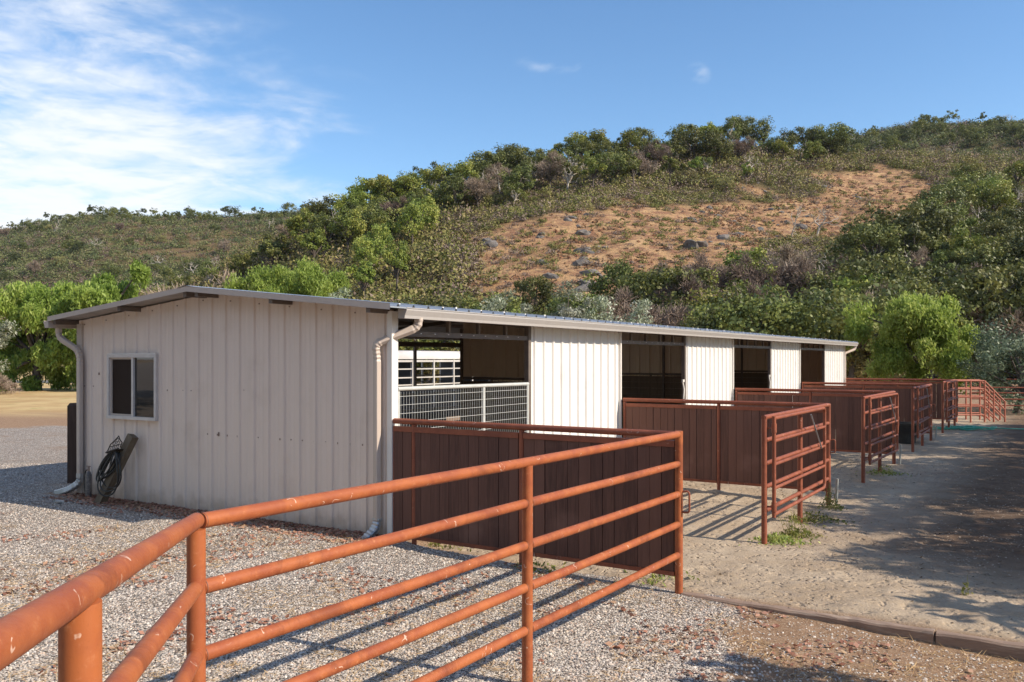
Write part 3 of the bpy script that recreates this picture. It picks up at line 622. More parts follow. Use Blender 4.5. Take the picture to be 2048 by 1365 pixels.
# corner trims and jambs
tr = MB(); tr.box(-.075, .004, -.036, .09, -.15, 2.90); part(tr, 'corner_trim', M['trim'], barn)
tr = MB(); tr.box(-BW - .012, -BW + .13, -.036, .09, -.1, 2.88); part(tr, 'corner_trim', M['spout'], barn)
tr = MB(); tr.box(-.075, -.02, BL - .02, BL + .05, -.1, 2.88); part(tr, 'corner_trim', M['trim'], barn)
for k in range(4):
    y0 = 6.89 * k; ya = y0 + .092 if k == 0 else y0 + .0
    mb = MB(); mb.box(-.11, -.03, y0 + 3.45 - .05, y0 + 3.45 + .035, -.15, 2.86); part(mb, 'door_jamb', M['steel'], barn)
    if k: mb = MB(); mb.box(-.10, -.025, y0 - .028, y0 + .02, -.15, 2.88); part(mb, 'door_trim', M['trim'], barn)
    mb = MB(); mb.box(-.105, -.045, ya + (.022 if k else 0), y0 + 3.395, 2.585, 2.655); hd = part(mb, 'door_header', M['steel'], barn)
    mb = MB(); yy = y0 + .55
    while yy < y0 + 3.2: mb = MB(); mb.box(-.10, -.05, yy - .025, yy + .025, 2.657, 2.86); yy += .74; part(mb, 'header_stud', M['steel'], hd)
    mb = MB(); yy = y0 + .3
    while yy < y0 + 3.2: mb.box(-.044, -.040, yy, yy + .03, 2.622, 2.634); yy += .31
    part(mb, 'screws', M['trim'], hd)
    mb = MB(); yy = y0 + 3.62
    while yy < y0 + 6.8: mb.box(-.0685, -.066, yy, yy + .022, 2.70, 2.715); yy += .305
    part(mb, 'screws', M['trim'], barn)
mb = MB(); mb.box(-.105, -.045, .1, 27.4, 2.862, 2.92); part(mb, 'eave_beam', M['steel'], barn)
mb = MB(); mb.box(-BW + .06, -BW + .12, 7.3, 12.6, 2.60, 2.70); mb.box(-BW + .06, -BW + .12, 7.3, 7.4, -.1, 2.6); mb.box(-BW + .06, -BW + .12, 8.98, 9.05, -.1, 2.6); mb.box(-BW + .06, -BW + .12, 12.5, 12.6, -.1, 2.6); part(mb, 'rear_door_frame', M['steel'], barn)
# stall dividers, aisle posts and rails
for k in range(1, 4):
    Y = 6.89 * k; corr_wall('stall_divider', M['tan'], (-.12, Y), (-3.80, Y), (0, -1), lambda x: 1.90, lambda x: roofz(-x) - .2)
    mb = MB(); mb.box(-3.80, -.12, Y - .03, Y + .02, 1.84, 1.895); mb.box(-3.86, -3.80, Y - .04, Y + .04, -.1, 2.95); mb.box(-2.0, -1.94, Y - .06, Y - .005, -.1, 3.0); mb.box(-3.80, -.12, Y - .03, Y + .02, 0.98, 1.03); part(mb, 'divider_frame', M['steel'], barn)
    mb = MB()
    for i in range(11): mb.cur = random.random(); mb.box(-3.78, -.14, Y + .0, Y + .025, .0 + i * .165, .16 + i * .165)
    part(mb, 'kick_boards', M['kick'], barn)
    mb = MB()
    for i in range(36): xx = -3.75 + i * .1; mb.box(xx, xx + .006, Y - .045, Y - .039, 1.03, 1.84)
    for i in range(7): zz = 1.1 + i * .11; mb.box(-3.78, -.14, Y - .039, Y - .034, zz, zz + .006)
    part(mb, 'divider_mesh', M['steel'], barn)
mb = MB(); mb.box(-3.86, -3.80, .1, BL - .1, 2.55, 2.63)
for Y in (3.44, 10.33, 17.2, 24.1): mb.box(-3.86, -3.80, Y - .03, Y + .03, -.1, 3.0)
part(mb, 'aisle_frame', M['steel'], barn)
mb = MB()
for z in (.6, 1.0, 1.4): mb.tube([(-BW + .3, 7.4, z), (-BW + .3, 12.5, z)], .025, 8)
part(mb, 'rear_rails', M['steel'], barn)
# window in the gable
win = MB(); f = .05
yo = -.075
win.box(WX0, WX1, yo, .03, WZ1 - f, WZ1); win.box(WX0, WX1, yo - .012, .03, WZ0, WZ0 + f); win.box(WX0, WX0 + f, yo, .03, WZ0 + f, WZ1 - f); win.box(WX1 - f, WX1, yo, .03, WZ0 + f, WZ1 - f)
wino = part(win, 'window', M['frame'], barn)
xm = (WX0 + WX1) / 2 + .03
mu = MB(); mu.box(xm - .025, xm + .025, yo + .008, .02, WZ0 + f, WZ1 - f); part(mu, 'mullion', M['frame'], wino)
sf = MB(); a_, b_, c_, d_ = WX0 + f, xm - .025, WZ0 + f, WZ1 - f
sf.box(a_, b_, yo + .03, .01, d_ - .03, d_); sf.box(a_, b_, yo + .03, .01, c_, c_ + .03); sf.box(a_, a_ + .035, yo + .03, .01, c_ + .03, d_ - .03); sf.box(b_ - .012, b_, yo + .03, .01, c_ + .03, d_ - .03); part(sf, 'sash', M['spout'], wino)
pn = MB(); pn.box(a_ + .035, b_ - .012, -.022, -.018, c_ + .03, d_ - .03); part(pn, 'pane', M['screen'], wino, 'left window pane behind a dark insect screen')
pn = MB(); pn.box(xm + .025, WX1 - f, -.034, -.030, c_, d_); part(pn, 'pane', M['glass'], wino, 'right window pane reflecting trees')
pl = MB(); pl.box(WX0 + .02, WX1 - .02, yo - .0, -.045, WZ1 + .002, WZ1 + .016); part(pl, 'drip_flashing', M['trim'], wino)
# screw heads in rows on the gable
mb = MB()
for (xa, xb, z, st) in ((-6.75, -6.3, 1.83, .25), (-4.55, -3.7, 1.80, .19), (-3.6, -.3, 1.16, .22), (-2.8, -1.0, 1.83, .9)):
    x = xa
    while x < xb: r = .007; mb.box(x - r, x + r, -.010, .002, z - r + random.uniform(-.01, .01), z + r + .004); x += st * random.choice((1, 1, 2))
for x in np.arange(-6.75, -.2, .61): mb.box(x - .01, x + .01, -.012, .002, roofz(x) - .14, roofz(x) - .122)
part(mb, 'screws', M['screw'], barn)
mb = MB(); mb.box(-6.35, -6.325, -.015, .002, 2.02, 2.06); mb.box(-3.348, -3.338, -.02, .002, 1.14, 1.20); part(mb, 'hook', M['screw'], barn)

# mesh panel gate across the first stall door
sg = thing('stall_gate', 'pale grey pipe and wire mesh gate closing the nearest stall opening of the barn', 'gate', LW(-.02, 0), TH)
gt = MB(); gt.tube([(-.0, .10, 1.90), (0, 3.36, 1.885)], .028, 12); part(gt, 'top_rail', M['lightsteel'], sg)
for y in (.115, 2.08, 3.34): gt = MB(); gt.tube([(0, y, -.02), (0, y, 1.868)], .026 if y != 2.08 else .03, 12); part(gt, 'stile', M['lightsteel'], sg)
gt = MB(); gt.tube([(0, .14, .05), (0, 3.32, .05)], .024, 10); part(gt, 'bottom_rail', M['lightsteel'], sg)
gt = MB()
y = .17
while y < 3.3:
    if abs(y - 2.08) > .04: gt.tube([(.004, y, .08), (.004, y, 1.86)], .0032, 4, cap=False)
    y += .058
for i in range(16):
    z = 1.80 - i * .112; gt.tube([(.010, .12, z), (.010, 2.05, z)], .0036, 4, cap=False); gt.tube([(.010, 2.11, z), (.010, 3.32, z)], .0036, 4, cap=False)
part(gt, 'wire_mesh', M['lightsteel'], sg)
# latches hanging beside two of the farther doors
for k in (1, 2):
    lt = MB(); Y = 6.89 * k + 3.28; lt.tube([(-.04, Y, 1.78), (-.01, Y + .02, 1.60), (-.02, Y + .01, 1.38)], .018, 8); lt.box(-.05, -.01, Y - .03, Y + .05, 1.76, 1.82); part(lt, 'door_latch', M['trim'], barn)

# ------------------------------------------------------------ pen partitions
RAILZ = (1.50, 1.19, .875, .56, .24)
def make_partition(first):
    t = bpy.data.objects.new('pen_partition', None); COL.objects.link(t)
    xs = (.05 if not first else .34, 1.93, 3.86)
    for i, x in enumerate(xs):
        mb = MB(); g = float(gh(x, .5)); r = .04 if i == 2 else .032; mb.tube([(x, 0, g - .3), (x, 0, 1.50 if i == 2 else 1.46)], r, 14)
        if i == 2: mb.tube([(x, 0, 1.50), (x, 0, 1.515), (x, 0, 1.525)], [.041, .041, .03], 14)
        part(mb, 'post', M['redpipe'], t)
    mb = MB(); mb.tube([(.02, 0, 1.495), (3.83, 0, 1.495)], .036, 14); part(mb, 'top_rail', M['redpipe'], t)
    for xa, xb in ((.02 if first else xs[0] + .03, xs[1] - .035), (xs[1] + .035, xs[2] - .042)):
        mb = MB(); mb.box(xa, xb, -.028, .028, 1.365, 1.43); mb.box(xa, xb, -.028, .028, .015, .06); part(mb, 'channel', M['redpipe'], t)
        mb = MB(); x = xa + .004
        while x < xb - .03:
            w = min(.142 + random.uniform(-.008, .008), xb - x); mb.cur = random.random(); o_ = random.uniform(-.003, .003); gap = random.choice((.004, .004, .006, .006, .008, .012))
            mb.box(x, x + w - gap, -.018 + o_, .018 + o_, .062, 1.363); x += w
        part(mb, 'board_panel', M['plank'], t)
    if first: mb = MB(); mb.tube([(.02, 0, 1.43), (.02, 0, 0.0)], .02, 8); part(mb, 'edge_bar', M['redpipe'], t)
    for (Y) in (.0,):
        mb = MB(); z0 = .70; P = [(3.90, Y, z0 + .20)] + arc((3.945, Y, z0 + .18), .03, math.pi / 2, 0, 5, (1, 0, 0), (0, 0, 1)) + arc((3.945, Y, z0 + .02), .03, 0, -math.pi / 2, 5, (1, 0, 0), (0, 0, 1)) + [(3.90, Y, z0 - .01)]
        mb.tube(P, .011, 8); part(mb, 'latch_loop', M['redpipe'], t)
    return t
def make_section():
    t = bpy.data.objects.new('pipe_fence_section', None); COL.objects.link(t)
    for y, top in ((3.09, 1.52), (4.98, 1.49)):
        mb = MB(); mb.tube([(0, y, -.55), (0, y, top)], .038, 14); part(mb, 'post', M['redpipe'], t)
    for z in RAILZ:
        mb = MB(); mb.tube([(0, 3.10 if z != RAILZ[0] else 3.06, z), (0, 6.85, z)], .030 if z < 1.4 else .034, 12); part(mb, 'rail', M['redpipe'], t)
    return t
def make_gate():
    t = bpy.data.objects.new('pen_gate', None); COL.objects.link(t); L = 2.98
    mb = MB(); mb.tube([(0, .04, .16), (0, .04, 1.52)], .027, 12)
    for z in (.30, 1.36): mb.tube([(0, .04, z - .06), (0, .04, z + .06)], .036, 12)
    part(mb, 'hinge_stile', M['redpipe'], t)
    for z in (.30, 1.36): mb = MB(); mb.tube([(-.11, .03, z), (0, .04, z)], .012, 8); part(mb, 'hinge', M['redpipe'], t)
    P = [(0, .06, 1.49), (0, L - .08, 1.49)] + arc((0, L - .08, 1.41), .08, math.pi / 2, 0, 5, (0, 1, 0), (0, 0, 1))[1:] + [(0, L, .28)] + arc((0, L - .08, .28), .08, 0, -math.pi / 2, 5, (0, 1, 0), (0, 0, 1))[1:] + [(0, .06, .20)]
    mb = MB(); mb.tube(P, .025, 12, smooth=True); part(mb, 'gate_frame', M['redpipe'], t)
    for z in (1.185, .872, .55): mb = MB(); mb.tube([(0, .06, z), (0, L - .02, z)], .023, 12); part(mb, 'rail', M['redpipe'], t)
    mb = MB(); mb.tube([(.03, 1.95, 1.44), (.035, 2.62, .87)], .012, 8); part(mb, 'latch_rod', M['galv'], t)
    return t
names = ['nearest board partition, dark brown in shade between the gravel and the first pen', 'second board partition from the gravel, red brown, ending at the first open gate', 'third board partition from the gravel, ending at the second gate', 'fourth board partition from the gravel, ending at the third gate', 'farthest board partition, thin red strip beyond the far barn corner']
gn = ['first pipe fence section, nearest and brightest, beside the first open gate', 'second pipe fence section, behind the second gate of the row', 'third pipe fence section, small and half in tree shade behind the third gate', 'farthest pipe fence section, almost black in tree shade']
gg = ['nearest open pipe gate, sunlit, folded back against its fence with weeds below', 'second open pipe gate, dappled with tree shade', 'third open pipe gate, small and half dark in tree shade', 'farthest open pipe gate, dark beside the pale ramp rails']
p1 = make_partition(True); p1.location = LW(0, 0); p1.rotation_euler = (0, 0, TH); tag(p1, names[0], 'partition', 'board partitions between the horse pens')
pp = make_partition(False)
sec = make_section(); gat = make_gate()
for k in range(1, 5):
    o = pp if k == 1 else make_partition(False); o.location = LW(0, 6.89 * k); o.rotation_euler = (0, 0, TH); tag(o, names[k], 'partition', 'board partitions between the horse pens')
for k in range(4):
    o = sec if k == 0 else copy_tree(sec); o.location = LW(3.86, 6.89 * k); o.rotation_euler = (0, 0, TH); tag(o, gn[k], 'fence', 'pipe fence sections along the pens')
    o = gat if k == 0 else copy_tree(gat); o.location = LW(3.98, 6.89 * k + 3.09); o.rotation_euler = (0, 0, TH + math.radians((0, -1.5, 1.2, -.8)[k])); tag(o, gg[k], 'gate', 'open pipe gates of the pens')
# short pale pipe stubs set beside the far post of each section
stl = ['grey plastic pipe stub leaning at the far post of the nearest gate section', 'white pipe stub at the far post of the second gate section', 'grey pipe stub at the far post of the third gate section']
st = MB(); st.tube([(0, 0, -.3), (.03, .01, .46)], .024, 12); sto = st.build('pipe_stub', mottled('grey_pvc', (.34, .34, .31), (.26, .25, .23), 9, .5))
for k in range(3):
    o = sto if k == 0 else sto.copy()
    if k: COL.objects.link(o)
    o.location = LW(3.98, 6.89 * (k + 1) - .02, -.21); o.rotation_euler = (0, 0, TH); tag(o, stl[k], 'pipe', 'pipe stubs at the pen corner posts')

# ------------------------------------------------------------ foreground pipe fence
ff = thing('pipe_fence', 'orange rusted five rail welded pipe fence turning a corner in the foreground', 'fence', LW(3.86, -6.02), TH)
XO = 3.86
def lw_to_local(x, y): X, Y = WL(x, y); return Vector((X - XO, Y + 6.02, 0))
P0 = lw_to_local(-.963, 1.95); P1v = Vector((0, 0, 0)); dB = (P0 - P1v); dB3 = dB.normalized(); LB = dB.length
slope = .105; rise = [0.04, 0.025]
Aend = Vector((0, 6.02, 0)); Am = Vector((0, 2.96, 0))
def zr(y): return .035 * (1 - y / 6.02)
for j, z in enumerate(RAILZ):
    r = .0365 if j == 0 else .035
    mb = MB(); n = 10; seg = ((0, 6.02),) if j == 0 else ((0, 2.96), (2.96, 6.02))
    for (ya, yb) in seg:
        mb = MB(); a_ = 0.035 if ya == 0 else ya + .0; mb.tube([(0, ya + .03, z + zr(ya)), (0, (ya + yb) / 2, z + zr((ya + yb) / 2) - .004), (0, yb - .03, z + zr(yb))], r, 28); part(mb, 'rail', M['rust'], ff)
    mb = MB(); e = P1v + dB3 * 3.3; mb.tube([P1v + dB3 * .0 + Vector((0, 0, z + .04)), P1v + dB3 * 1.6 + Vector((0, 0, z + .04 + slope * 1.6)), e + Vector((0, 0, z + .04 + slope * 3.3))], .0367 if j == 0 else .035, 40); part(mb, 'rail', M['rust'], ff)
for p, top, r in ((Vector((0, 2.96, 0)), 1.49, .0415), (P1v, 1.50, .0425), (P0, 1.52 + slope * LB, .0445)):
    g = -.6 if p is not P0 else -.4
    mb = MB(); mb.tube([(p.x, p.y, g), (p.x, p.y, top)], r, 32); part(mb, 'post', M['rust'], ff)
mb = MB()   # end post of the foreground run wears the same rust
mb.tube([(0, 6.02 - .001, -.5), (0, 6.02 - .001, 1.51)], .0415, 28); mb.tube([(0, 6.019, 1.51), (0, 6.019, 1.535)], [.0425, .0425], 28); part(mb, 'post', M['rust'], ff)
mb = MB()   # weld collars
for j, z in enumerate(RAILZ):
    for (y, sgn) in ((0, 1), (2.96, 1), (2.96, -1), (6.02, -1)):
        if j == 0 and y == 2.96: continue
        mb.tube([(0, y + sgn * .036, z + zr(y)), (0, y + sgn * .040, z + zr(y))], .0376, 20, cap=False)
part(mb, 'welds', M['weld'], ff)

# ------------------------------------------------------------ timber edging
eb = ['worn brown edging timber starting at the corner post of the foreground fence', 'second brown edging timber, at the right edge of the photo beside the dirt']
for i, (xa, xb) in enumerate(((3.90, 6.28), (6.30, 10.8))):
    mb = MB(); n = 26; L = xb - xa; b0 = len(mb.v)
    for q in range(n + 1):
        x = L * q / n; j1, j2, j3 = [random.uniform(-.006, .006) for _ in range(3)]
        mb.add([(x, -.055 + j1, -.40), (x, -.055 + j1, -.028 + j2), (x, -.04 + j1, -.01 + j2), (x, .04 + j3, -.008 + j3), (x, .055 + j3, -.03), (x, .055, -.4)], [])
    fs = [(q * 6 + k, q * 6 + k + 1, (q + 1) * 6 + k + 1, (q + 1) * 6 + k) for q in range(n) for k in range(5)] + [(0, 1, 2, 3, 4, 5), tuple(n * 6 + k for k in range(5, -1, -1))]
    for f in fs: mb.f.append(f); mb.sm.append(False)
    o = mb.build('edging_timber', M['edging']); o.location = LW(xa, 0, -.142 - .004 * i); o.rotation_euler = (0, 0, TH + (0, -.006)[i]); tag(o, eb[i], 'edging', 'edging timbers between dirt and pens')

# ------------------------------------------------------------ things beside the barn
# 6x6 gate post left of the barn
mb = MB(); w = .085; mb.box(-w, w, -w, w, -.3, 1.42); mb.add([(-w, -w, 1.42), (w, -w, 1.42), (w, w, 1.42), (-w, w, 1.42), (-w * .6, -w * .6, 1.47), (w * .6, -w * .6, 1.47), (w * .6, w * .6, 1.47), (-w * .6, w * .6, 1.47)], [(0, 1, 5, 4), (1, 2, 6, 5), (2, 3, 7, 6), (3, 0, 4, 7), (4, 5, 6, 7)])
o = mb.build('timber_post', M['darkwood']); o.location = (-8.13, 16.2, 0); o.rotation_euler = (0, 0, .25); tag(o, 'thick dark brown wooden post with a pointed top, left of the barn corner', 'post')
# leaning hose post with hanger and hose
hp = thing('hose_post', 'weathered timber post leaning against the barn gable below the window', 'post', LW(-5.80, -.42, -.05), TH)
mb = MB(); mb.bar((0, -.02, -.15), (.60, .27, 1.12), .135, .12, (0, 1, 0)); part(mb, 'timber', M['greywood'], hp)
hg = MB(); bx = Vector((.42, .20, .95)); ux = Vector((1, .1, .12)).normalized(); uz = Vector((.30, .14, .93)).normalized(); uy = Vector((0, -1, .1)).normalized()
def pt(a, b, c=0): return bx + ux * a + uz * b + uy * c
hg.tube([pt(-.15, -.09, .12), pt(-.13, .04, .12), pt(-.06, .10, .12), pt(0, .17, .12), pt(.06, .10, .12), pt(.13, .05, .12), pt(.12, -.03, .12)], .009, 8)
hg.tube([pt(-.14, 0, .12), pt(.12, .02, .12)], .007, 6); hg.tube([pt(-.15, -.08, .12), pt(.10, -.04, .12)], .008, 6)
for a in (-.10, -.06, -.02, .02, .06): hg.tube([pt(a, -.07, .12), pt(a + .01, .01, .12)], .005, 6)
hg.tube(arc(pt(-.05, .05, .12), .03, 0, 6.28, 10, ux, uz), .005, 6); hg.tube(arc(pt(.04, .05, .12), .03, 0, 6.28, 10, ux, uz), .005, 6); hg.tube(arc(pt(0, .10, .12), .03, 0, 6.28, 10, ux, uz), .005, 6)
hg.tube([pt(-.12, -.12, 0), pt(-.12, -.10, .16), pt(.10, -.06, .16), pt(.10, -.08, 0)], .012, 8)
hg.add([pt(-.13, -.10, 0), pt(.11, -.06, 0), pt(.11, -.05, .16), pt(-.13, -.08, .16), pt(-.13, -.125, 0), pt(.11, -.085, 0), pt(.11, -.075, .16), pt(-.13, -.105, .16)], [(0, 1, 2, 3), (7, 6, 5, 4), (0, 4, 5, 1), (2, 6, 7, 3), (1, 5, 6, 2), (0, 3, 7, 4)])
part(hg, 'hose_hanger', M['iron'], hp)
hs = MB(); rr = random.Random(3); pts = []
nl = 9
for l in range(nl):
    drop = rr.uniform(.34, .54); wd = rr.uniform(.10, .18); dx = rr.uniform(-.03, .03); tw = rr.uniform(-.06, .03)
    if l >= 6: drop = (.70, .78, .64)[l - 6]; wd = .2; tw = .2
    for i in range(20):
        a = math.pi / 2 + 2 * math.pi * i / 20; yy = math.sin(a)
        cz = -.08 - drop / 2 + yy * drop / 2; cx_ = math.cos(a) * wd * (1 - .35 * yy) + dx + tw * (1 - yy) / 2 - .10 * (.5 - yy / 2) * (1 if l < 6 else .35)
        pts.append(pt(cx_, cz, .09 + .03 * math.sin(a * 2 + l) + .012 * (l % 4)))
sm_ = []
for i in range(len(pts) - 1):
    for q in (0, .5): sm_.append(pts[i].lerp(pts[i + 1], q))
for _ in range(2): sm_ = [sm_[0]] + [(sm_[i - 1] + sm_[i] * 2 + sm_[i + 1]) / 4 for i in range(1, len(sm_) - 1)] + [sm_[-1]]
hs.tube(sm_, .0125, 8, cap=True); hso = hs.build('water_hose', M['black']); hso.location = hp.location; hso.rotation_euler = (0, 0, TH); tag(hso, 'black water hose coiled on the hanger of the leaning post by the gable', 'hose')
# small cylinder with valve and hose
cy = thing('spray_cylinder', 'small dark mottled cylinder with a valve handle standing at the gable foot', 'cylinder', LW(-6.42, -.14, 0), TH)
mb = MB(); mb.tube([(0, 0, -.02), (0, 0, 0), (0, 0, .36), (0, 0, .40), (0, 0, .425)], [.045, .05, .05, .038, .02], 18); part(mb, 'bottle', mottled('mottled_label', (.03, .025, .025), (.22, .19, .17), 26, .5, 0, .1, .001), cy)
mb = MB(); mb.tube([(0, 0, .425), (0, 0, .50)], .018, 10); mb.tube([(-.045, 0, .505), (.045, 0, .505)], .011, 8); mb.tube([(0, 0, .46), (-.05, 0, .445)], .012, 8); part(mb, 'valve', M['screw'], cy)
mb = MB(); mb.tube([(-.05, 0, .445), (-.085, 0, .42), (-.092, -.01, .3), (-.09, -.01, .15), (-.07, -.01, .04)], .013, 8); part(mb, 'hose', M['black'], cy)
mb = MB(); mb.tube([(0, 0, .0), (0, -.14, .03)], .025, 14, cap=False); mb.tube([(0, .0, .0), (0, -.141, .03)], .014, 10, cap=False); o = mb.build('pipe_end', M['pvc']); o.location = LW(-6.18, -.72, .02); o.rotation_euler = (0, 0, TH); tag(o, 'short white plastic pipe end lying on the gravel by the leaning post', 'pipe')

# water tub and green hose in the far pens
mb = MB(); nn = 28
def ring(r, z, sx=1.35): return [(r * sx * math.cos(2 * math.pi * k / nn), r * math.sin(2 * math.pi * k / nn), z) for k in range(nn)]
rs = [ring(.36, 0), ring(.40, .28), ring(.46, .55), ring(.48, .56), ring(.48, .60), ring(.43, .60), ring(.38, .3), ring(.34, .06)]
mb.add([v for r in rs for v in r], [(i * nn + k, i * nn + (k + 1) % nn, (i + 1) * nn + (k + 1) % nn, (i + 1) * nn + k) for i in range(7) for k in range(nn)] + [tuple(range(nn)), tuple(7 * nn + k for k in range(nn - 1, -1, -1))])
o = mb.build('water_trough', M['black']); p = LW(3.1, 6.89 * 3 - 1.2); o.location = (p.x, p.y, gz(p.x, p.y) - .02); o.rotation_euler = (0, 0, TH); tag(o, 'black rubber water tub standing in the third pen', 'trough')
pts = []; rr = random.Random(5)
for i in range(150):
    a = i * .33; r = .55 + .25 * math.sin(i * .071) + .10 * math.sin(i * .31); pts.append(Vector((r * 1.0 * math.cos(a) + .4 * math.sin(i * .043), r * .6 * math.sin(a), .02 + .02 * (i % 5))))
mb = MB(); mb.tube(pts + [Vector((2.4, -.4, .02)), Vector((2.9, .1, .02))], .018, 6); o = mb.build('garden_hose', M['hosegreen']); p = LW(4.4, 25.9); o.location = (p.x, p.y, gz(p.x, p.y) + .01); tag(o, 'green garden hose lying in loose coils on the dirt by the farthest pen', 'hose')

# stepped ramp rails and far fence
def pipe_run(name, segs, posts, label, cat, mat, r=.035, group=None):
    t = thing(name, label, cat, (0, 0, 0), 0, group); base = Vector(posts[0]); t.location = (base.x, base.y, base.z)
    for a, b in segs: mb = MB(); mb.tube([Vector(a) - base, Vector(b) - base], r * .85, 8); part(mb, 'rail', mat, t)
    for p in posts: mb = MB(); mb.tube([Vector((p[0], p[1], p[2] - .3)) - base, Vector((p[0], p[1], p[3] if len(p) > 3 else 1.4)) - base], r, 8); part(mb, 'post', mat, t)
    return t
pipe = mottled('faded_red_pipe', (.46, .15, .085), (.36, .11, .065), 6, .55)
def V4(x, y, g, top): return (x, y, g, top)
def pr(name, segs, posts, label, cat, mat, r=.03, group=None):
    t = thing(name, label, cat, (posts[0][0], posts[0][1], posts[0][2]), 0, group); b = Vector(posts[0][:3])
    for a, c in segs: mb = MB(); mb.tube([Vector(a) - b, Vector(c) - b], r * .85, 8); part(mb, 'rail', mat, t)
    for (x, y, g, top) in posts: mb = MB(); mb.tube([Vector((x, y, g - .3)) - b, Vector((x, y, top)) - b], r, 8); part(mb, 'post', mat, t)
    return t
for yy, lab in ((34.4, 'near side rails of the pale red stepped pipe chute beyond the last pen'), (35.7, 'far side rails of the pale red stepped pipe chute beyond the last pen')):
    xa, xb, xc = 17.5, 18.95, 19.5; xm2 = 18.2; f_ = yy / 34.4; xa, xb, xc, xm2 = [q * (f_ if yy < 35 else f_ * .99) for q in (xa, 18.6, 19.4, 18.05)]
    segs = []
    for z in (1.42, 1.1, .78, .42, .08):
        segs.append(((xa, yy, z), (xb, yy, z)))
        zz = z - .82
        if zz > -.15: segs.append(((xb, yy, z), (xc, yy, zz)))
        else: segs.append(((xb, yy, z), (xb + (z + .15) / .82 * (xc - xb), yy, -.15)))
    pr('chute_rails', segs, [(xa, yy, -.2, 1.42), (xm2, yy, -.2, 1.44), (xb, yy, -.2, 1.44), (xb + .45 * (xc - xb), yy, -.2, 1.05), (xc, yy, -.2, .62)], lab, 'rails', pipe, .035, 'chute rails beyond the last pen')
pr('pipe_fence', [((19.2, 36.5, z), (30, 33.0, z)) for z in (1.10, .88, .62, .36)], [(19.7, 36.34, -.2, 1.1), (22.2, 35.5, -.2, 1.1), (25.1, 34.55, -.2, 1.1), (28, 33.6, -.2, 1.1)], 'low dark red pipe fence crossing behind the yard at the right edge', 'fence', M['redpipe'], .03)
pr('pipe_fence', [((17.6, 46.0, z), (40, 41.0, z)) for z in (1.25, .9, .5)], [(18.5 + 3 * i, 45.8 - .66 * i, -.3, 1.3) for i in range(7)], 'farther red pipe fence under the trees behind the low fence', 'fence', M['redpipe'], .03)

# stock trailer seen through the barn
tl = thing('stock_trailer', 'white roofed open slatted stock trailer parked behind the barn, seen through the stall', 'trailer', LW(-10.5, 9.0, 0), TH)
mb = MB(); L = 7.4; W2 = 1.05; nr = 7
prof = [(-W2, 2.28)] + [(-W2 + .0 + .22 * (1 - math.cos(a)), 2.28 + .26 * math.sin(a)) for a in [math.pi / 2 * i / 5 for i in range(1, 6)]] + [(W2 - .22 * (1 - math.cos(a)), 2.28 + .26 * math.sin(a)) for a in [math.pi / 2 * (5 - i) / 5 for i in range(0, 6)]]
n = len(prof); mb.add([(x, y, z) for y in (0, L) for x, z in prof], [(i, i + 1, n + i + 1, n + i) for i in range(n - 1)] + [tuple(range(n)), tuple(n + i for i in range(n - 1, -1, -1))], True); part(mb, 'trailer_roof', M['trailer'], tl)
mb = MB()
for s_ in (-W2, W2):
    for z in (2.22, 1.98, 1.72, 1.5): mb.box(s_ - .02, s_ + .02, 0, L, z - .03, z + .03) if z in (2.22,) else mb.box(s_ - .015, s_ + .015, .05, L - .05, z - .018, z + .018)
    for i in range(8): y = i * L / 7; mb.box(s_ - .03, s_ + .03, y - .03, y + .03, .6, 2.26)
part(mb, 'slat_rails', M['trailer'], tl)
mb = MB()
for s_ in (-W2, W2): mb.box(s_ - .012, s_ + .012, .04, L - .04, .5, 1.42)
mb.box(-W2 + .02, W2 - .02, 0, .03, .5, 1.6); mb.box(-W2 + .02, W2 - .02, L - .03, L, .5, 2.2); mb.box(-W2 + .02, W2 - .02, L * .42, L * .42 + .03, .5, 2.26); part(mb, 'side_panels', M['trailerdark'], tl)
mb = MB(); mb.box(-W2, W2, 0, L, .42, .5); mb.bar((0, 0, .46), (0, -1.4, .46), .12, .12); part(mb, 'chassis', M['trailerdark'], tl)
for s_ in (-W2 - .1, W2 + .1):
    for y in (L * .45, L * .58):
        mb = MB(); mb.tube([(s_ - .1, y, .36), (s_ + .1, y, .36)], .36, 20); part(mb, 'wheel', M['black'], tl)

# ------------------------------------------------------------ near trees (droopy pepper trees and others)
def strand_tree(name, x, y, H, W, z0, nclump, nstr, lm, lsize, label, seed, hang=1.1, leafw=.32, r0=.28, droopz=.2, z=None):
    global rng
    keep = rng; rng = np.random.default_rng(seed)
    P, r, Cs, d = crown_points(H, W / 2, W / 2, z0, H, int(nclump * .8), nstr, .19, .35, .9)
    k = 9; n = len(P); ln = hang * (.15 + .85 * rng.random(n) ** 1.7); out = P * np.array([1, 1, 0]); out /= (np.linalg.norm(out, axis=1, keepdims=True) + .3)
    t = np.linspace(0, 1, k)[None, :, None]
    S = P[:, None, :] + out[:, None, :] * (ln[:, None, None] * .35 * np.sqrt(t)) + np.array([0, 0, -1.0]) * (ln[:, None, None] * (t ** 1.3)) + rng.normal(size=(n, k, 3)) * .10
    S = S.reshape(-1, 3); rr_ = np.repeat(r, k) * .7 + .3 * rng.random(n * k); ok = S[:, 2] > .12; S = S[ok]; rr_ = rr_[ok]
    V, F, R = leaf_quads(S, lsize, rr_, leafw, .45)
    t_ = thing(name, label, 'tree', (x, y, (gz(x, y) if z is None else z) - .1)); npmesh('crown', V, F, lm, {'rnd': R}, t_)
    part(limbs(Cs, H, max(.28 * H, z0), r0, 14, n=10), 'trunk', M['bark'], t_); rng = keep; return t_
strand_tree('pepper_tree', -34.2, 63, 8.9, 8.6, -1.6, 60, 7200, M['pepper'], .16, 'large bright green weeping pepper tree left of the barn', 11)
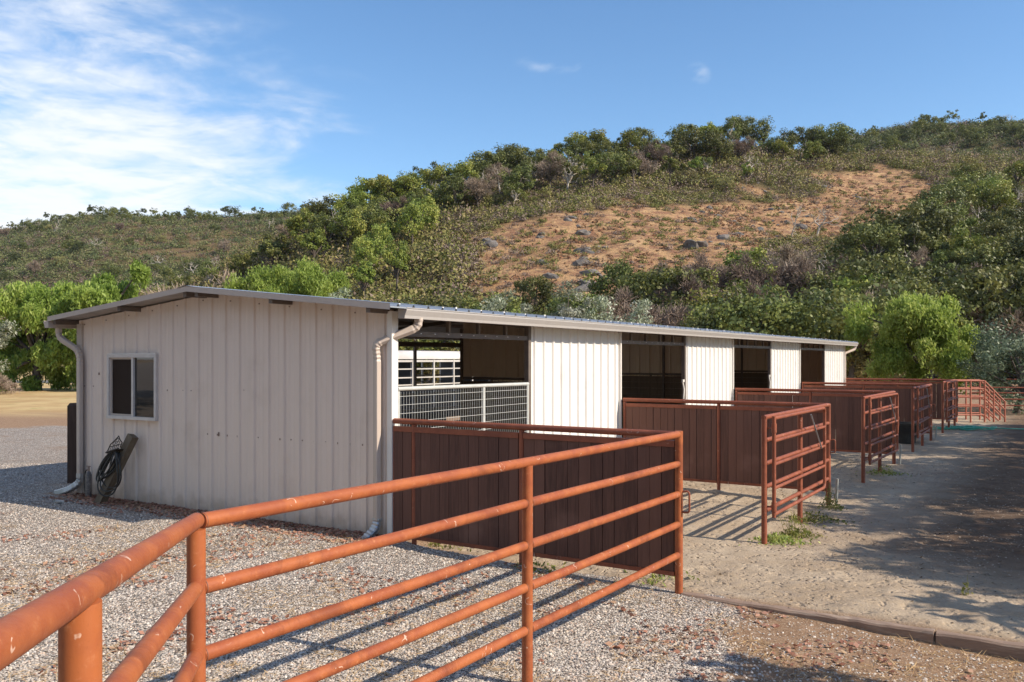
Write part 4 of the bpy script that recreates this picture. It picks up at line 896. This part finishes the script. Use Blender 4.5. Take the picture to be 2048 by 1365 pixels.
strand_tree('pepper_tree', -29.0, 62, 9.8, 7.4, -2.2, 46, 5200, M['pepper'], .16, 'taller half of the weeping pepper pair, rising behind the left roof edge', 12)
strand_tree('pepper_tree', 20.6, 44, 6.5, 6.6, .2, 70, 5600, M['pepper'], .105, 'bright green weeping tree behind the far end of the horse pens', 13, .8, .36, .16)
strand_tree('lime_tree', -12.8, 51, 8.7, 7.0, 2.2, 52, 5600, M['willow'], .105, 'lime green feathery tree rising behind the middle of the barn roof', 14, .7, .3, .16)
GSIL = 'silvery trees behind the barn roof'
place('silver', -8.9, 46, 6.2, 'pale sage green tree just right of the lime green tree behind the roof', GSIL)
for (px, yd, H, lab) in ((965, 42, 5.6, 'smallest silvery tree, leftmost above the open stall roof'), (1015, 43, 5.9, 'silver green tree second from the left above the gutter line'), (1140, 44, 6.4, 'broad silver leaf tree, tallest behind the middle of the roof'), (1185, 46, 6.0, 'silver leaf tree leaning on the right of the broad one'), (1262, 43, 5.6, 'silvery tree rightmost behind the roof, below the dead oaks')):
    place('silver', (px - CX) / FPX * yd, yd, H, lab, GSIL, 1.0)
place('lime', (1065 - CX) / FPX * 44, 44, 5.4, 'small fresh green tree between the silvery trees behind the roof', None)
place('sage', (2030 - CX) / FPX * 40, 40, 4.3, 'grey green tree at the right edge of the photo beside the weeping tree', GSIL, 1.2)
place('sage', (2085 - CX) / FPX * 42, 42, 5.0, 'tall grey green tree cut by the right edge of the photo', GSIL, 1.2)
place('silver', (-62 - CX) / FPX * 48, 48, 6.2, 'silvery tree cut by the left edge of the photo', GSIL, 1.0)
place('brush', -33, 56, 1.3, 'small dark bush on the dry grass at the left edge', None, 1.3)
place('dead', (385 - CX) / FPX * 72, 72, 10.2, 'leafless pale tangle of branches above the left of the roof ridge', None, 1.0, 0)

# ------------------------------------------------------------ hillside trees
def at_px(px, t, which='near'):
    if which == 'near':
        Yf = np.interp(px, [-300, 200, 450, 700, 2600], [165, 150, 115, 84, 84]); Yr = np.interp(px, [-300, 200, 600, 1000, 1450, 1700, 2600], [240, 225, 190, 205, 240, 255, 250]); y = Yf + t * (Yr - Yf)
    else: Yr = np.interp(px, [0, 600, 1500, 2048], [600, 560, 430, 430]); y = Yr * (.42 + .58 * t)
    return (px - CX) / FPX * y, float(y)
rt = random.Random(42)
ORD = 'first second third fourth fifth sixth seventh eighth ninth tenth eleventh twelfth thirteenth fourteenth fifteenth sixteenth seventeenth eighteenth nineteenth'.split()
TENS = {20: 'twenty', 30: 'thirty', 40: 'forty', 50: 'fifty', 60: 'sixty', 70: 'seventy', 80: 'eighty', 90: 'ninety'}
def ordinal(i):
    if i < 20: return ORD[i - 1]
    t = i // 10 * 10; return TENS[t][:-1] + 'ieth' if i == t else TENS[t] + '-' + ORD[i - t - 1]
placed = []; farq = []
def relabel():
    g = {}
    for o in placed: g.setdefault((o['group'], o['label']), []).append(o)
    for (_, lab), os_ in g.items():
        if len(os_) < 2: continue
        os_.sort(key=lambda o: o.location.x / o.location.y)
        for i, o in enumerate(os_): o['label'] = lab + ', ' + ('leftmost' if i == 0 else 'rightmost' if i == len(os_) - 1 else ordinal(i + 1) + ' from the left')
def scatter(n, p0, p1, t0, t1, kinds, h0, h1, label, group, which='near', avoid=True, wf=(.85, 1.15)):
    for i in range(n):
        for _ in range(12):
            px = p0 + (p1 - p0) * (i + rt.random()) / n; t = rt.uniform(t0, t1); x, y = at_px(px, t, which); z = hz_any(x, y)
            if not avoid or float(bareness(np.array([x]), np.array([y]), np.array([z]))[0]) < .5: break
        else: continue
        k = rt.choice(kinds)
        lab = label[k] if isinstance(label, dict) else label
        if which == 'far' and k in ('oak', 'oakg', 'oakt', 'oaks'):
            farq.append((k, x, y, z, rt.uniform(h0, h1), rt.uniform(*wf))); continue
        placed.append(place(k, x, y, rt.uniform(h0, h1) * (.62 if k in ('olive',) else (.5 if k == 'brush' else 1)), lab, group + ' (' + GEN[k][0].replace('_', ' ') + ')', rt.uniform(*wf)))
scatter(60, 620, 1680, .86, 1.0, ['oak', 'oakg', 'oakg', 'oakt', 'oak', 'oaks'], 5.0, 9.8, 'green oak on the crest of the main hill against the sky', 'crest oaks of the main hill', wf=(.9, 1.25))
scatter(46, 640, 1500, .70, .88, ['oak', 'oakt', 'olive', 'oaks', 'dead'], 4.5, 8, {'oakt': 'upright oak just below the crest of the main hill', 'oaks': 'sparse oak just below the crest of the main hill', 'dead': 'grey leafless oak just below the crest of the main hill', 'oak': 'dark oak just below the crest of the main hill', 'oakg': 'dark oak just below the crest of the main hill', 'olive': 'low olive shrub just below the crest of the main hill'}, 'upper slope growth of the main hill')
scatter(12, 690, 870, .35, .8, ['oakt', 'oakg', 'oakt'], 7, 9.5, 'tall green oak in the clump left of the bare slope', 'oak clump left of the bare slope', wf=(.7, .95))
scatter(16, 660, 1600, .72, .98, ['snag'], 6, 9, 'bleached leafless tree on the upper main hill', 'bleached trees of the upper hill')
scatter(54, 560, 1500, -.10, .18, ['oak', 'olive', 'olive', 'oak'], 5.0, 8.0, {'oak': 'dark oak at the foot of the main hill', 'olive': 'olive scrub oak at the foot of the main hill'}, 'foot of the main hill')
scatter(16, 1290, 1780, -.03, .17, ['dead'], 7, 9.5, 'grey leafless oak in the thicket behind the barn end', 'grey leafless oaks of the thicket')
scatter(22, 1330, 1760, -.02, .17, ['oakg', 'oak', 'oakt'], 7, 10, 'green oak among the grey trees behind the barn end', 'oaks among the grey thicket', avoid=False)
scatter(26, 1700, 2150, .02, .36, ['oakt', 'oak', 'oak'], 7.5, 11.5, 'green oak in the thicket above the far end of the barn', 'oaks of the right thicket', avoid=False)
for n_, a_, b_, c_ in ((22, 1760, .0, .42), (18, 1850, .40, .75)): scatter(n_, a_, 2250, b_, c_, ['oak', 'oak', 'oak', 'dead', 'oakg'], 6.5, 9.5, {'oak': 'dark oak on the shaded slope at the right', 'oakg': 'bright green oak on the shaded slope at the right', 'dead': 'grey leafless oak on the shaded slope at the right'}, 'right slope growth', avoid=False)
scatter(24, 1400, 1760, -.12, .0, ['olive', 'olive', 'oak'], 6.5, 8.5, {'olive': 'rounded olive scrub oak directly above the barn far end', 'oak': 'dark oak directly above the barn far end'}, 'scrub above the barn end')
scatter(10, 1500, 2050, .12, .5, ['snag'], 6, 9, 'bleached snag among the oaks of the right thicket', 'bleached snags of the right thicket', avoid=False)
scatter(64, -250, 640, .0, .9, ['oak', 'oakt', 'olive', 'oakg', 'dead', 'oaks'], 5.5, 9.5, {'oakt': 'upright oak on the left lower hillside', 'oaks': 'sparse oak on the left lower hillside', 'oak': 'dark oak on the left lower hillside', 'oakg': 'bright oak on the left lower hillside', 'olive': 'olive shrub on the left lower hillside', 'dead': 'grey leafless oak on the left lower hillside'}, 'left lower hillside', avoid=False)
scatter(64, -200, 640, .84, 1.0, ['oak', 'oaks', 'oakt'], 6, 9, 'small dark oak on the skyline of the distant left ridge', 'skyline oaks of the left ridge', 'far', False)
scatter(70, 1620, 2250, .78, 1.0, ['oakg', 'oakt', 'oaks', 'oak'], 5, 8, 'small green oak near the top of the distant right ridge', 'skyline oaks of the right ridge', 'far', False)
scatter(48, -150, 620, .35, .86, ['oak', 'oakg', 'olive', 'dead'], 5, 8.5, {'oak': 'small dark oak on the distant left hillside', 'oakg': 'small bright oak on the distant left hillside', 'olive': 'small olive shrub on the distant left hillside', 'dead': 'small grey oak on the distant left hillside'}, 'growth of the distant left hillside', 'far', False)
scatter(24, 1640, 2200, .5, .82, ['oak', 'oakg', 'olive'], 4.5, 7, {'oak': 'small dark oak on the distant right ridge slope', 'oakg': 'small bright oak on the distant right ridge slope', 'olive': 'small olive shrub on the distant right ridge slope'}, 'growth of the distant right ridge', 'far', False)
scatter(12, -100, 640, .4, .98, ['snag'], 7, 10, 'thin bleached tree on the distant left hillside', 'bleached trees of the left ridge', 'far', False)
scatter(8, 1640, 2150, .7, .98, ['snag'], 6, 9, 'thin bleached tree on the distant right ridge', 'bleached trees of the right ridge', 'far', False)
def far_oaks():
    Vs, Rs = [], []
    for k, x, y, z, H, wf in farq:
        me = rt.choice(protos[k]).crown; n = len(me.vertices); V = np.empty(n * 3, np.float32); me.vertices.foreach_get('co', V); V = V.reshape(-1, 4, 3)[::3]; R_ = np.empty(n, np.float32); me.attributes['rnd'].data.foreach_get('value', R_); R_ = R_.reshape(-1, 4)[::3]
        c = V.mean(1, keepdims=True); V = c + (V - c) * 1.55; s_ = H / {'oak': 7., 'oakg': 7., 'oakt': 8., 'oaks': 6.5}[k]; a = rt.uniform(0, 6.28); ca, sa = math.cos(a), math.sin(a)
        V = np.stack([(V[..., 0] * ca - V[..., 1] * sa) * s_ * wf + x, (V[..., 0] * sa + V[..., 1] * ca) * s_ * wf + y, V[..., 2] * s_ + z - .3], -1); Vs.append(V.reshape(-1, 3)); Rs.append(np.clip(R_ * .5 + .5 * rt.random(), 0, 1).ravel())
    V = np.concatenate(Vs); m = leaf_mat('far_oak_leaves', [(.045, .058, .025), (.09, .11, .035), (.16, .18, .045), (.28, .26, .07)])
    tag(npmesh('distant_oaks', V, np.arange(len(V)).reshape(-1, 4), m, {'rnd': np.concatenate(Rs)}), 'small oaks crowded along the distant left and right ridges', 'trees', None, 'stuff')
far_oaks()
# chaparral that reads as one mass
def shrub_mass(name, label, cat, pts, sizes, nq, mat, lsz):
    n = len(pts); cid = np.repeat(np.arange(n), nq); d = rng.normal(size=(n * nq, 3)); d[:, 2] = abs(d[:, 2]); d /= np.linalg.norm(d, axis=1, keepdims=True)
    s = sizes[cid][:, None]; lump = 1 + .3 * np.sin(d[:, :1] * 5 + cid[:, None]) ; q = rng.random((n * nq, 1)) ** .35
    C = pts[cid] + d * s * q * lump * np.array([1, 1, .72]); r = .72 * rng.random(n)[cid] + .28 * rng.random(n * nq)
    V, F, R = leaf_quads(C, 1.0, r, .65, 0, d * 1.3 + np.array([0, 0, .35])); V = V.reshape(-1, 4, 3); c = V.mean(1, keepdims=True); V = (c + (V - c) * (lsz * np.maximum(sizes[cid], .05) ** .55)[:, None, None] * (1.0 if sizes.mean() > .6 else .6)).reshape(-1, 3)
    o = npmesh(name, V, F, mat, {'rnd': R}); tag(o, label, cat, None, 'stuff'); return o
def hill_pts(n, which, dens_bare, p0, p1, t0, t1):
    px = rng.uniform(p0, p1, n)
    if which == 'near': Yf = np.interp(px, [-300, 200, 450, 700, 2600], [165, 150, 115, 84, 84]); Yr = np.interp(px, [-300, 200, 600, 1000, 1450, 1700, 2600], [240, 225, 190, 205, 240, 255, 250]); fn = near_hill; y = Yf + rng.uniform(t0, t1, n) * (Yr - Yf)
    else: Yr = np.interp(px, [0, 600, 1500, 2048], [600, 560, 430, 430]); fn = far_hill; y = Yr * (.42 + .58 * rng.uniform(t0, t1, n))
    x = (px - CX) / FPX * y; h = fn(x, y)[0]; b = bareness(x, y, h); keep = rng.random(n) < np.where(b > .55, dens_bare, 1.0 - .5 * b)
    clump = fbm(x * .12, y * .12, 3, 91); keep &= (rng.random(n) < np.clip(.85 + clump * 2.0, .3, 1))
    return np.stack([x, y, h], 1)[keep], b[keep]
pts, b = hill_pts(28000, 'near', .32, -250, 2250, .02, 1.0); sz = (.75 + 1.1 * rng.random(len(pts)) ** 1.6) * np.where(b > .5, .62, 1.0)
_px = CX + FPX * pts[:, 0] / pts[:, 1]; _hy = HZ - FPX * (pts[:, 2] - CAMH) / pts[:, 1]; sz = sz * np.where((b < .5) & ((_px < 930) | (_hy < 375 + .02 * abs(_px - 1300))), 1.75, 1.0) * np.where(rng.random(len(pts)) < .10, 1.8, 1.0)
k = rng.random(len(pts)) < np.where(_px < 900, .75, .6)
shrub_mass('hillside_scrub', 'green and olive chaparral covering the main hill', 'scrub', pts[k], sz[k], 88, M['mixshrub'], .128)
shrub_mass('dry_scrub', 'brown dry brush between the green chaparral of the main hill', 'scrub', pts[~k], sz[~k] * .95, 88, M['brown'], .115)
pts, b = hill_pts(30000, 'far', .5, -300, 2300, .1, 1.02); sz = 1.7 + 3.2 * rng.random(len(pts)) ** 1.8; k = rng.random(len(pts)) < .72
shrub_mass('distant_scrub', 'dense green chaparral covering the distant ridges', 'scrub', pts[k], sz[k], 66, leaf_mat('far_chaparral', [(.045, .062, .026), (.085, .105, .038), (.135, .145, .052), (.21, .175, .09)], .2, .7), .185)
shrub_mass('distant_scrub', 'grey brown brush dotted over the distant ridges', 'scrub', pts[~k], sz[~k] * .8, 60, M['brown'], .17)
# low dry tufts on the bare slope
pts, b = hill_pts(15000, 'near', 1.0, 850, 2000, .15, .85); q_ = fbm(pts[:, 0] * .10, pts[:, 1] * .10, 3, 17); pts = pts[(b > .5) & (rng.random(len(pts)) < np.clip(.45 + q_ * 3.5, .06, 1))]
shrub_mass('dry_tufts', 'low tufts of dry grass and buckwheat on the bare tan slope', 'grass', pts, (.12 + .42 * rng.random(len(pts)) ** 2), 16, leaf_mat('tuft_leaves', [(.30, .15, .08), (.42, .25, .12), (.24, .17, .09), (.50, .34, .17)], .1, .9), .5)
# rock outcrops
rk_m = mottled('lichened_rock', (.19, .165, .145), (.085, .078, .075), 1.2, .9, 0, .8, .08, (1, 1, 1), (.36, .33, .28))
rocks = []
for i in range(5):
    import bmesh
    bm = bmesh.new(); bmesh.ops.create_icosphere(bm, subdivisions=2, radius=1)
    for v in bm.verts:
        c = v.co.copy(); q = 1 + 1.0 * float(fbm(c.x * 1.9 + i * 9, c.y * 1.4 + c.z * 1.9, 4, 100 + i)); v.co = Vector((c.x * q * 1.3, c.y * q, c.z * q * .75)); v.co.x = round(v.co.x * 2.2) / 2.2 * .45 + v.co.x * .55
    me = bpy.data.meshes.new('rock'); bm.to_mesh(me); bm.free(); me.materials.append(rk_m); rocks.append(me)
def rock(px, t, s, label):
    x, y = at_px(px, t); o = bpy.data.objects.new('rock', rt.choice(rocks)); COL.objects.link(o); o.location = (x, y, hz_near(x, y) - .22 * s); o.scale = (s * rt.uniform(.8, 1.5), s, s * rt.uniform(.7, 1.25)); o.rotation_euler = (rt.uniform(-.5, .5), rt.uniform(-.5, .5), rt.uniform(0, 6.28)); tag(o, label, 'rock', 'rock outcrops on the bare slope'); placed.append(o)
rock(1072, .22, 1.9, 'largest dark upright rock low on the bare slope'); rock(1110, .26, 1.8, 'broad grey rock above and right of the dark upright rock')
for i in range(84):
    for _ in range(20):
        px = rt.uniform(930, 1900); t = rt.uniform(.18, .8); x, y = at_px(px, t)
        if float(bareness(np.array([x]), np.array([y]), np.array([hz_near(x, y)]))[0]) > .6: break
    if i % 3 == 0: c0 = (px, t)
    rock(c0[0] + rt.gauss(0, 16), c0[1] + rt.gauss(0, .012), (.35 + 1.0 * rt.random() ** 2), 'grey weathered rock on the bare tan slope')

relabel()
# ------------------------------------------------------------ shade trees standing out of frame to the right
def shade_tree(x, y, H, blobs, label, seed, nleaf=270):
    global rng
    keep = rng; rng = np.random.default_rng(seed); Cs = []; Rs = []
    for (px, py, h, r) in blobs:
        g = -.2; Yd = FPX * (CAMH - g) / (py - HZ); Xd = (px - CX) / FPX * Yd; Cs.append((Xd + SUN.x / SUN.z * h - x, Yd + SUN.y / SUN.z * h - y, h)); Rs.append(r)
    Cs = np.array(Cs); Rs = np.array(Rs); n = len(Cs)
    cnt = (nleaf * (Rs / .8) ** 2).astype(int); cid = np.repeat(np.arange(n), cnt); d = rng.normal(size=(len(cid), 3)); d /= np.linalg.norm(d, axis=1, keepdims=True)
    P = Cs[cid] + d * Rs[cid][:, None] * rng.random((len(cid), 1)) ** .4 * np.array([1, 1, .7]); V, F, R = leaf_quads(P, .12, .6 * rng.random(n)[cid] + .4 * rng.random(len(cid)), .55)
    t = thing('oak_tree', label, 'tree', (x, y, -.3)); npmesh('crown', V, F, M['oak'], {'rnd': R}, t); mb = MB(); top = Vector((0, 0, H * .34)); mb.tube([(0, 0, -.3), (.1, 0, H * .18), top], [.32, .25, .2], 12, cap=False)
    for c in Cs: e = Vector(c); m_ = top.lerp(e, .5) + Vector((0, 0, .35)); mb.tube([top, top.lerp(m_, .5) + Vector((.05, .05, .1)), m_, e], [.11, .08, .05, .015], 5, cap=False)
    part(mb, 'trunk', M['bark'], t); rng = keep; return t
rb = random.Random(8)
A, B, Cc = [], [], []
yd = 9.6
while yd < 33:
    py = HZ + FPX * (CAMH + .2) / yd; left = np.interp(py, [850, 872, 890, 915, 950, 1000, 1060, 1110, 1160], [1870, 1800, 1700, 1665, 1650, 1690, 1740, 1800, 1930]); px = left
    while px < 2330:
        row = math.sin(yd * 3.1 + px * .004)          # gaps between boughs let streaks of sun through
        if not (row > .90 and px < 2080) and rb.random() > .05:
            q = (px + rb.uniform(-14, 14), py + rb.uniform(-.15, .15) * (py - HZ) / yd, rb.uniform(4.6, 8.2), rb.uniform(.62, .95)); (A if yd < 14 else B if yd < 21 else Cc).append(q)
        px += FPX * 1.0 / yd
    yd += .92
Cc += [(px, py, rb.uniform(6, 8.5), 1.1) for px, py in ((1746, 889), (1722, 892), (1775, 886), (1820, 857), (1800, 859), (1845, 855), (1880, 862), (1860, 850), (1740, 870), (1790, 872))]
D = [(px, py, rb.uniform(2.8, 4.4), rb.uniform(.22, .40)) for px, py in ((1830, 1205), (1900, 1210), (1970, 1225), (2040, 1235), (1900, 1235), (1980, 1250), (2060, 1270), (2100, 1220), (2150, 1260), (1450, 1330), (1530, 1345), (1400, 1375), (1480, 1370), (1600, 1350), (1670, 1370), (1560, 1385), (1740, 1380), (2200, 1240), (2250, 1300), (1640, 1400), (1800, 1420), (1960, 1420), (2100, 1400))]
shade_tree(13.2, 6.0, 8, A, 'spreading oak out of frame right, shading the alley beside the pens', 21)
shade_tree(19.5, 12.5, 9, B, 'second spreading oak out of frame right, shading the middle pens', 22)
shade_tree(27, 21.5, 9, Cc, 'third spreading oak out of frame right, shading the far pens', 23, 220)
shade_tree(8.3, 3.6, 5.5, D, 'low oak out of frame right, dappling the edging timber', 24, 170)
for (x, y, H, lab) in ((-23, 15.5, 8, 'oak out of frame left, mirrored in the barn window'), (-28, 9.5, 9, 'second oak out of frame left, beyond the first'), (-25, 0, 9.5, 'tall oak added out of frame left of the viewer to block skylight'), (-14, -9, 9.5, 'oak added behind the viewer on the left to block skylight'), (-5, -12, 10, 'oak added straight behind the viewer to block skylight'), (5, -11, 9, 'broad oak added behind the viewer on the right to block skylight'), (15, -13, 10, 'farthest right oak added behind the viewer to block skylight')):  # all but the first two are unseen oaks added to block skylight
    place('oak', x, y, H, lab, None, 1.1, 0)

# ------------------------------------------------------------ loose stones, leaves, straw
def stones(name, label, n, sampler, smin, smax, mat):
    X, Y = sampler(n); n = len(X); dz, _ = gdet(X, Y); z = gh(X, Y) + dz
    base = np.array([[1, 0, 0], [-.5, .87, 0], [-.5, -.87, 0], [0, 0, .8], [.5, .8, .35], [0, 0, -.6]]); F0 = np.array([[0, 4, 3], [4, 1, 3], [1, 2, 3], [2, 0, 3], [0, 4, 1], [0, 5, 2]])
    base = np.array([[.9, .1, 0], [.2, .9, .1], [-.8, .5, 0], [-.6, -.7, .1], [.4, -.8, 0], [.3, .2, .65], [-.35, -.1, .6]]); F0 = np.array([[0, 1, 5], [1, 2, 5], [2, 6, 5], [2, 3, 6], [3, 4, 6], [4, 5, 6], [4, 0, 5]])
    s = smin + (smax - smin) * rng.random(n) ** 2.2; a = rng.random(n) * 6.283; ca, sa = np.cos(a), np.sin(a); B = base[None] * (1 + rng.normal(size=(n, 7, 3)) * .18); B = B * s[:, None, None] * np.array([1, .8, .8])
    tx = rng.normal(size=n) * .45; bx = B[..., 0] * ca[:, None] - B[..., 1] * sa[:, None]; by = B[..., 0] * sa[:, None] + B[..., 1] * ca[:, None]; bz = B[..., 2] + by * tx[:, None]
    Xw = CW.x + XD.x * X + YD.x * Y; Yw = CW.y + XD.y * X + YD.y * Y
    V = np.stack([Xw[:, None] + bx, Yw[:, None] + by, (z + s * .12)[:, None] + bz], -1).reshape(-1, 3); F = (F0[None] + np.arange(n)[:, None, None] * 7).reshape(-1, 3)
    o = npmesh(name, V, F, mat, {'rnd': np.repeat(rng.random(n), 7)}); tag(o, label, 'gravel', None, 'stuff')
def stone_mat():
    m, nt, p, o = newmat('crushed_stone'); r = attr(nt, 'rnd'); cr = N(nt, 'ShaderNodeValToRGB'); link(nt, r, cr.inputs[0]); e = cr.color_ramp.elements
    e[0].color = (.16, .14, .12, 1); e[1].color = (.80, .74, .66, 1)
    for x, c in ((.2, (.27, .25, .235, 1)), (.45, (.38, .35, .32, 1)), (.62, (.54, .49, .43, 1)), (.72, (.40, .25, .18, 1)), (.80, (.60, .48, .36, 1)), (.88, (.46, .44, .43, 1))): q = e.new(x); q.color = c
    link(nt, mix(nt, .3, cr.outputs[0], (.66, .56, .45)), p.inputs['Base Color']); p.inputs['Roughness'].default_value = .85; return m
M['stone'] = stone_mat()
def grav_sampler(n):
    px = rng.uniform(-40, 2090, n * 3); d = rng.uniform(0, 1, n * 3); yw = 5.6 + 13.5 * d ** 1.5; xw = (px - CX) / FPX * yw; X, Y = WL(xw, yw)
    bnn = fbm(X * .9, Y * .9, 4, 51) * 1.6; g = sst(5.1, 4.2, X + bnn * .8 - .35 * np.clip(-Y - 1, 0, 4)); pr_ = np.clip(.20 + g, 0, 1) * np.where((Y > -.5) & (X < 0), .35, 1)
    k = (Y < np.where(X > 0, -.08 + fbm(X * 2, Y * 2, 3, 77) * .5, -.03)) & ((X > 3.4) | (Y < .2)) & (rng.random(n * 3) < pr_); k |= (X < -7.1) & (Y < 7); 
    X, Y = X[k][:n], Y[k][:n]; return X, Y
stones('gravel_stones', 'loose crushed grey stones covering the yard in front of the barn', 120000, grav_sampler, .006, .017, M['stone'])
def sand_sampler(n):
    px = rng.uniform(1050, 2090, n * 2); yw = rng.uniform(7, 22, n * 2) ; xw = (px - CX) / FPX * yw; X, Y = WL(xw, yw); k = (Y > .12) & (X > .4) & (rng.random(n * 2) < np.clip(.3 + fbm(X, Y, 3, 13) * 2, .03, 1)); return X[k][:n], Y[k][:n]
stones('loose_pebbles', 'small clods and pebbles scattered on the sandy pens', 16000, sand_sampler, .005, .022, mottled('sandy_clod', (.36, .29, .22), (.26, .2, .15), 8, .95))
def flat_bits(name, label, cat, X, Y, size, asp, mat, zoff=.012, curl=.4):
    n = len(X); z = gh(X, Y) + gdet(X, Y)[0] + zoff; C = np.stack([CW.x + XD.x * X + YD.x * Y, CW.y + XD.y * X + YD.y * Y, z + rng.random(n) * .01], 1)
    a = rng.normal(size=(n, 3)); a[:, 2] *= curl * .5; a /= np.linalg.norm(a, axis=1, keepdims=True); up = rng.normal(size=(n, 3)) * curl + np.array([0, 0, 1]); b = np.cross(up, a); b /= np.linalg.norm(b, axis=1, keepdims=True); s = size * (.5 + rng.random((n, 1))); a *= s; b *= s * asp
    V = np.stack([C - a, C + b, C + a, C - b], 1).reshape(-1, 3); o = npmesh(name, V, np.arange(4 * n).reshape(-1, 4), mat, {'rnd': np.repeat(rng.random(n), 4)}); tag(o, label, cat, None, 'stuff')
def yard(n, p0, p1, y0, y1, cl=None, thr=0.0):
    px = rng.uniform(p0, p1, n); yw = rng.uniform(y0, y1, n); xw = (px - CX) / FPX * yw; X, Y = WL(xw, yw); k = (Y < -.1) if cl is None else (Y < -.1) & (fbm(X * cl, Y * cl, 3, 33) > thr); return X[k], Y[k]
X, Y = yard(15000, -20, 1950, 6, 13, 1.1, .11); flat_bits('fallen_leaves', 'small dry reddish leaves scattered over the gravel', 'leaves', X, Y, .026, .6, M['litter'])
X, Y = yard(26000, -20, 2060, 6, 12, .8, .07); flat_bits('dry_straw', 'dry straw and pine needles lying in drifts on the gravel', 'straw', X, Y, .06, .035, M['straw'], .015)
Xn = rng.uniform(-6.9, 0, 3800); Yn = -rng.random(3800) ** 1.6 * .65 - .03; flat_bits('leaf_litter', 'brown leaf litter piled along the foot of the barn gable', 'leaves', Xn, Yn, .024, .6, M['litter'], .01)
def band(n, x0, x1, y0, y1): return rng.uniform(x0, x1, n), rng.uniform(y0, y1, n)
# weeds
def weed(X, Y, h, w, n, label, seed):
    global rng
    keep = rng; rng = np.random.default_rng(seed); p = LW(X, Y); z = gz(p.x, p.y); Cq = rng.normal(size=(n, 3)) * np.array([w, w * .8, 0]); Cq[:, 2] = rng.random(n) ** 1.8 * h * np.exp(-(Cq[:, 0] ** 2 + Cq[:, 1] ** 2) / (w * w * 1.5)) + .01
    V, F, R = leaf_quads(Cq, .028, rng.random(n), .4); mb = MB()
    for i in range(n // 22):
        a = rng.normal(size=2) * w * .6; b = a + rng.normal(size=2) * .07; hh = h * rng.uniform(.6, 1.25); mb.cur = .9; mb.tube([(a[0], a[1], 0), ((a[0] + b[0]) / 2, (a[1] + b[1]) / 2, hh * .55), (b[0], b[1], hh)], [.0035, .003, .0015], 4, cap=False)
    b0 = len(mb.v); mb.v += [tuple(v) for v in V]; mb.r += list(R); mb.f += [tuple(int(q) + b0 for q in f) for f in F]; mb.sm += [False] * len(F)
    o = mb.build('weed_clump', M['weed']); o.location = (p.x, p.y, z); tag(o, label, 'weed', 'weeds among the pens'); rng = keep
weed(3.98, 3.35, .12, .17, 420, 'low green weed patch at the foot of the nearest gate post', 1)
weed(4.1, 3.85, .30, .13, 320, 'taller yellow green weed under the nearest open gate', 2)
weed(4.0, 5.2, .16, .26, 420, 'weeds around the middle post of the nearest gate section', 3)
weed(3.95, 6.6, .34, .10, 200, 'thin weeds at the far post of the nearest gate section', 4)
weed(3.5, .35, .06, .2, 120, 'tiny green weeds just inside the corner post of the first pen', 5)
weed(2.2, -.12, .06, .2, 100, 'tiny weeds below the nearest board partition', 6)
weed(.55, .25, .08, .2, 130, 'tiny weeds by the barn end of the nearest partition', 7)
weed(4.0, 11.6, .2, .2, 260, 'small weeds below the second open gate', 8)
weed(6.4, 1.6, .22, .03, 24, 'single thin dry sprig standing in the open sand', 9)

# ------------------------------------------------------------ thin air haze toward the far ridges
hm = bpy.data.materials.new('air_haze'); hm.use_nodes = True; ht = hm.node_tree; ht.nodes.clear(); ho = N(ht, 'ShaderNodeOutputMaterial'); hv = N(ht, 'ShaderNodeVolumePrincipled')
hv.inputs['Color'].default_value = (.80, .88, 1, 1); hv.inputs['Density'].default_value = .00005; hv.inputs['Anisotropy'].default_value = .3; link(ht, hv.outputs[0], ho.inputs['Volume'])
mb = MB(); mb.box(-1500, 2100, -60, 1000, -6, 260); o = mb.build('haze', hm); tag(o, kind='stuff')
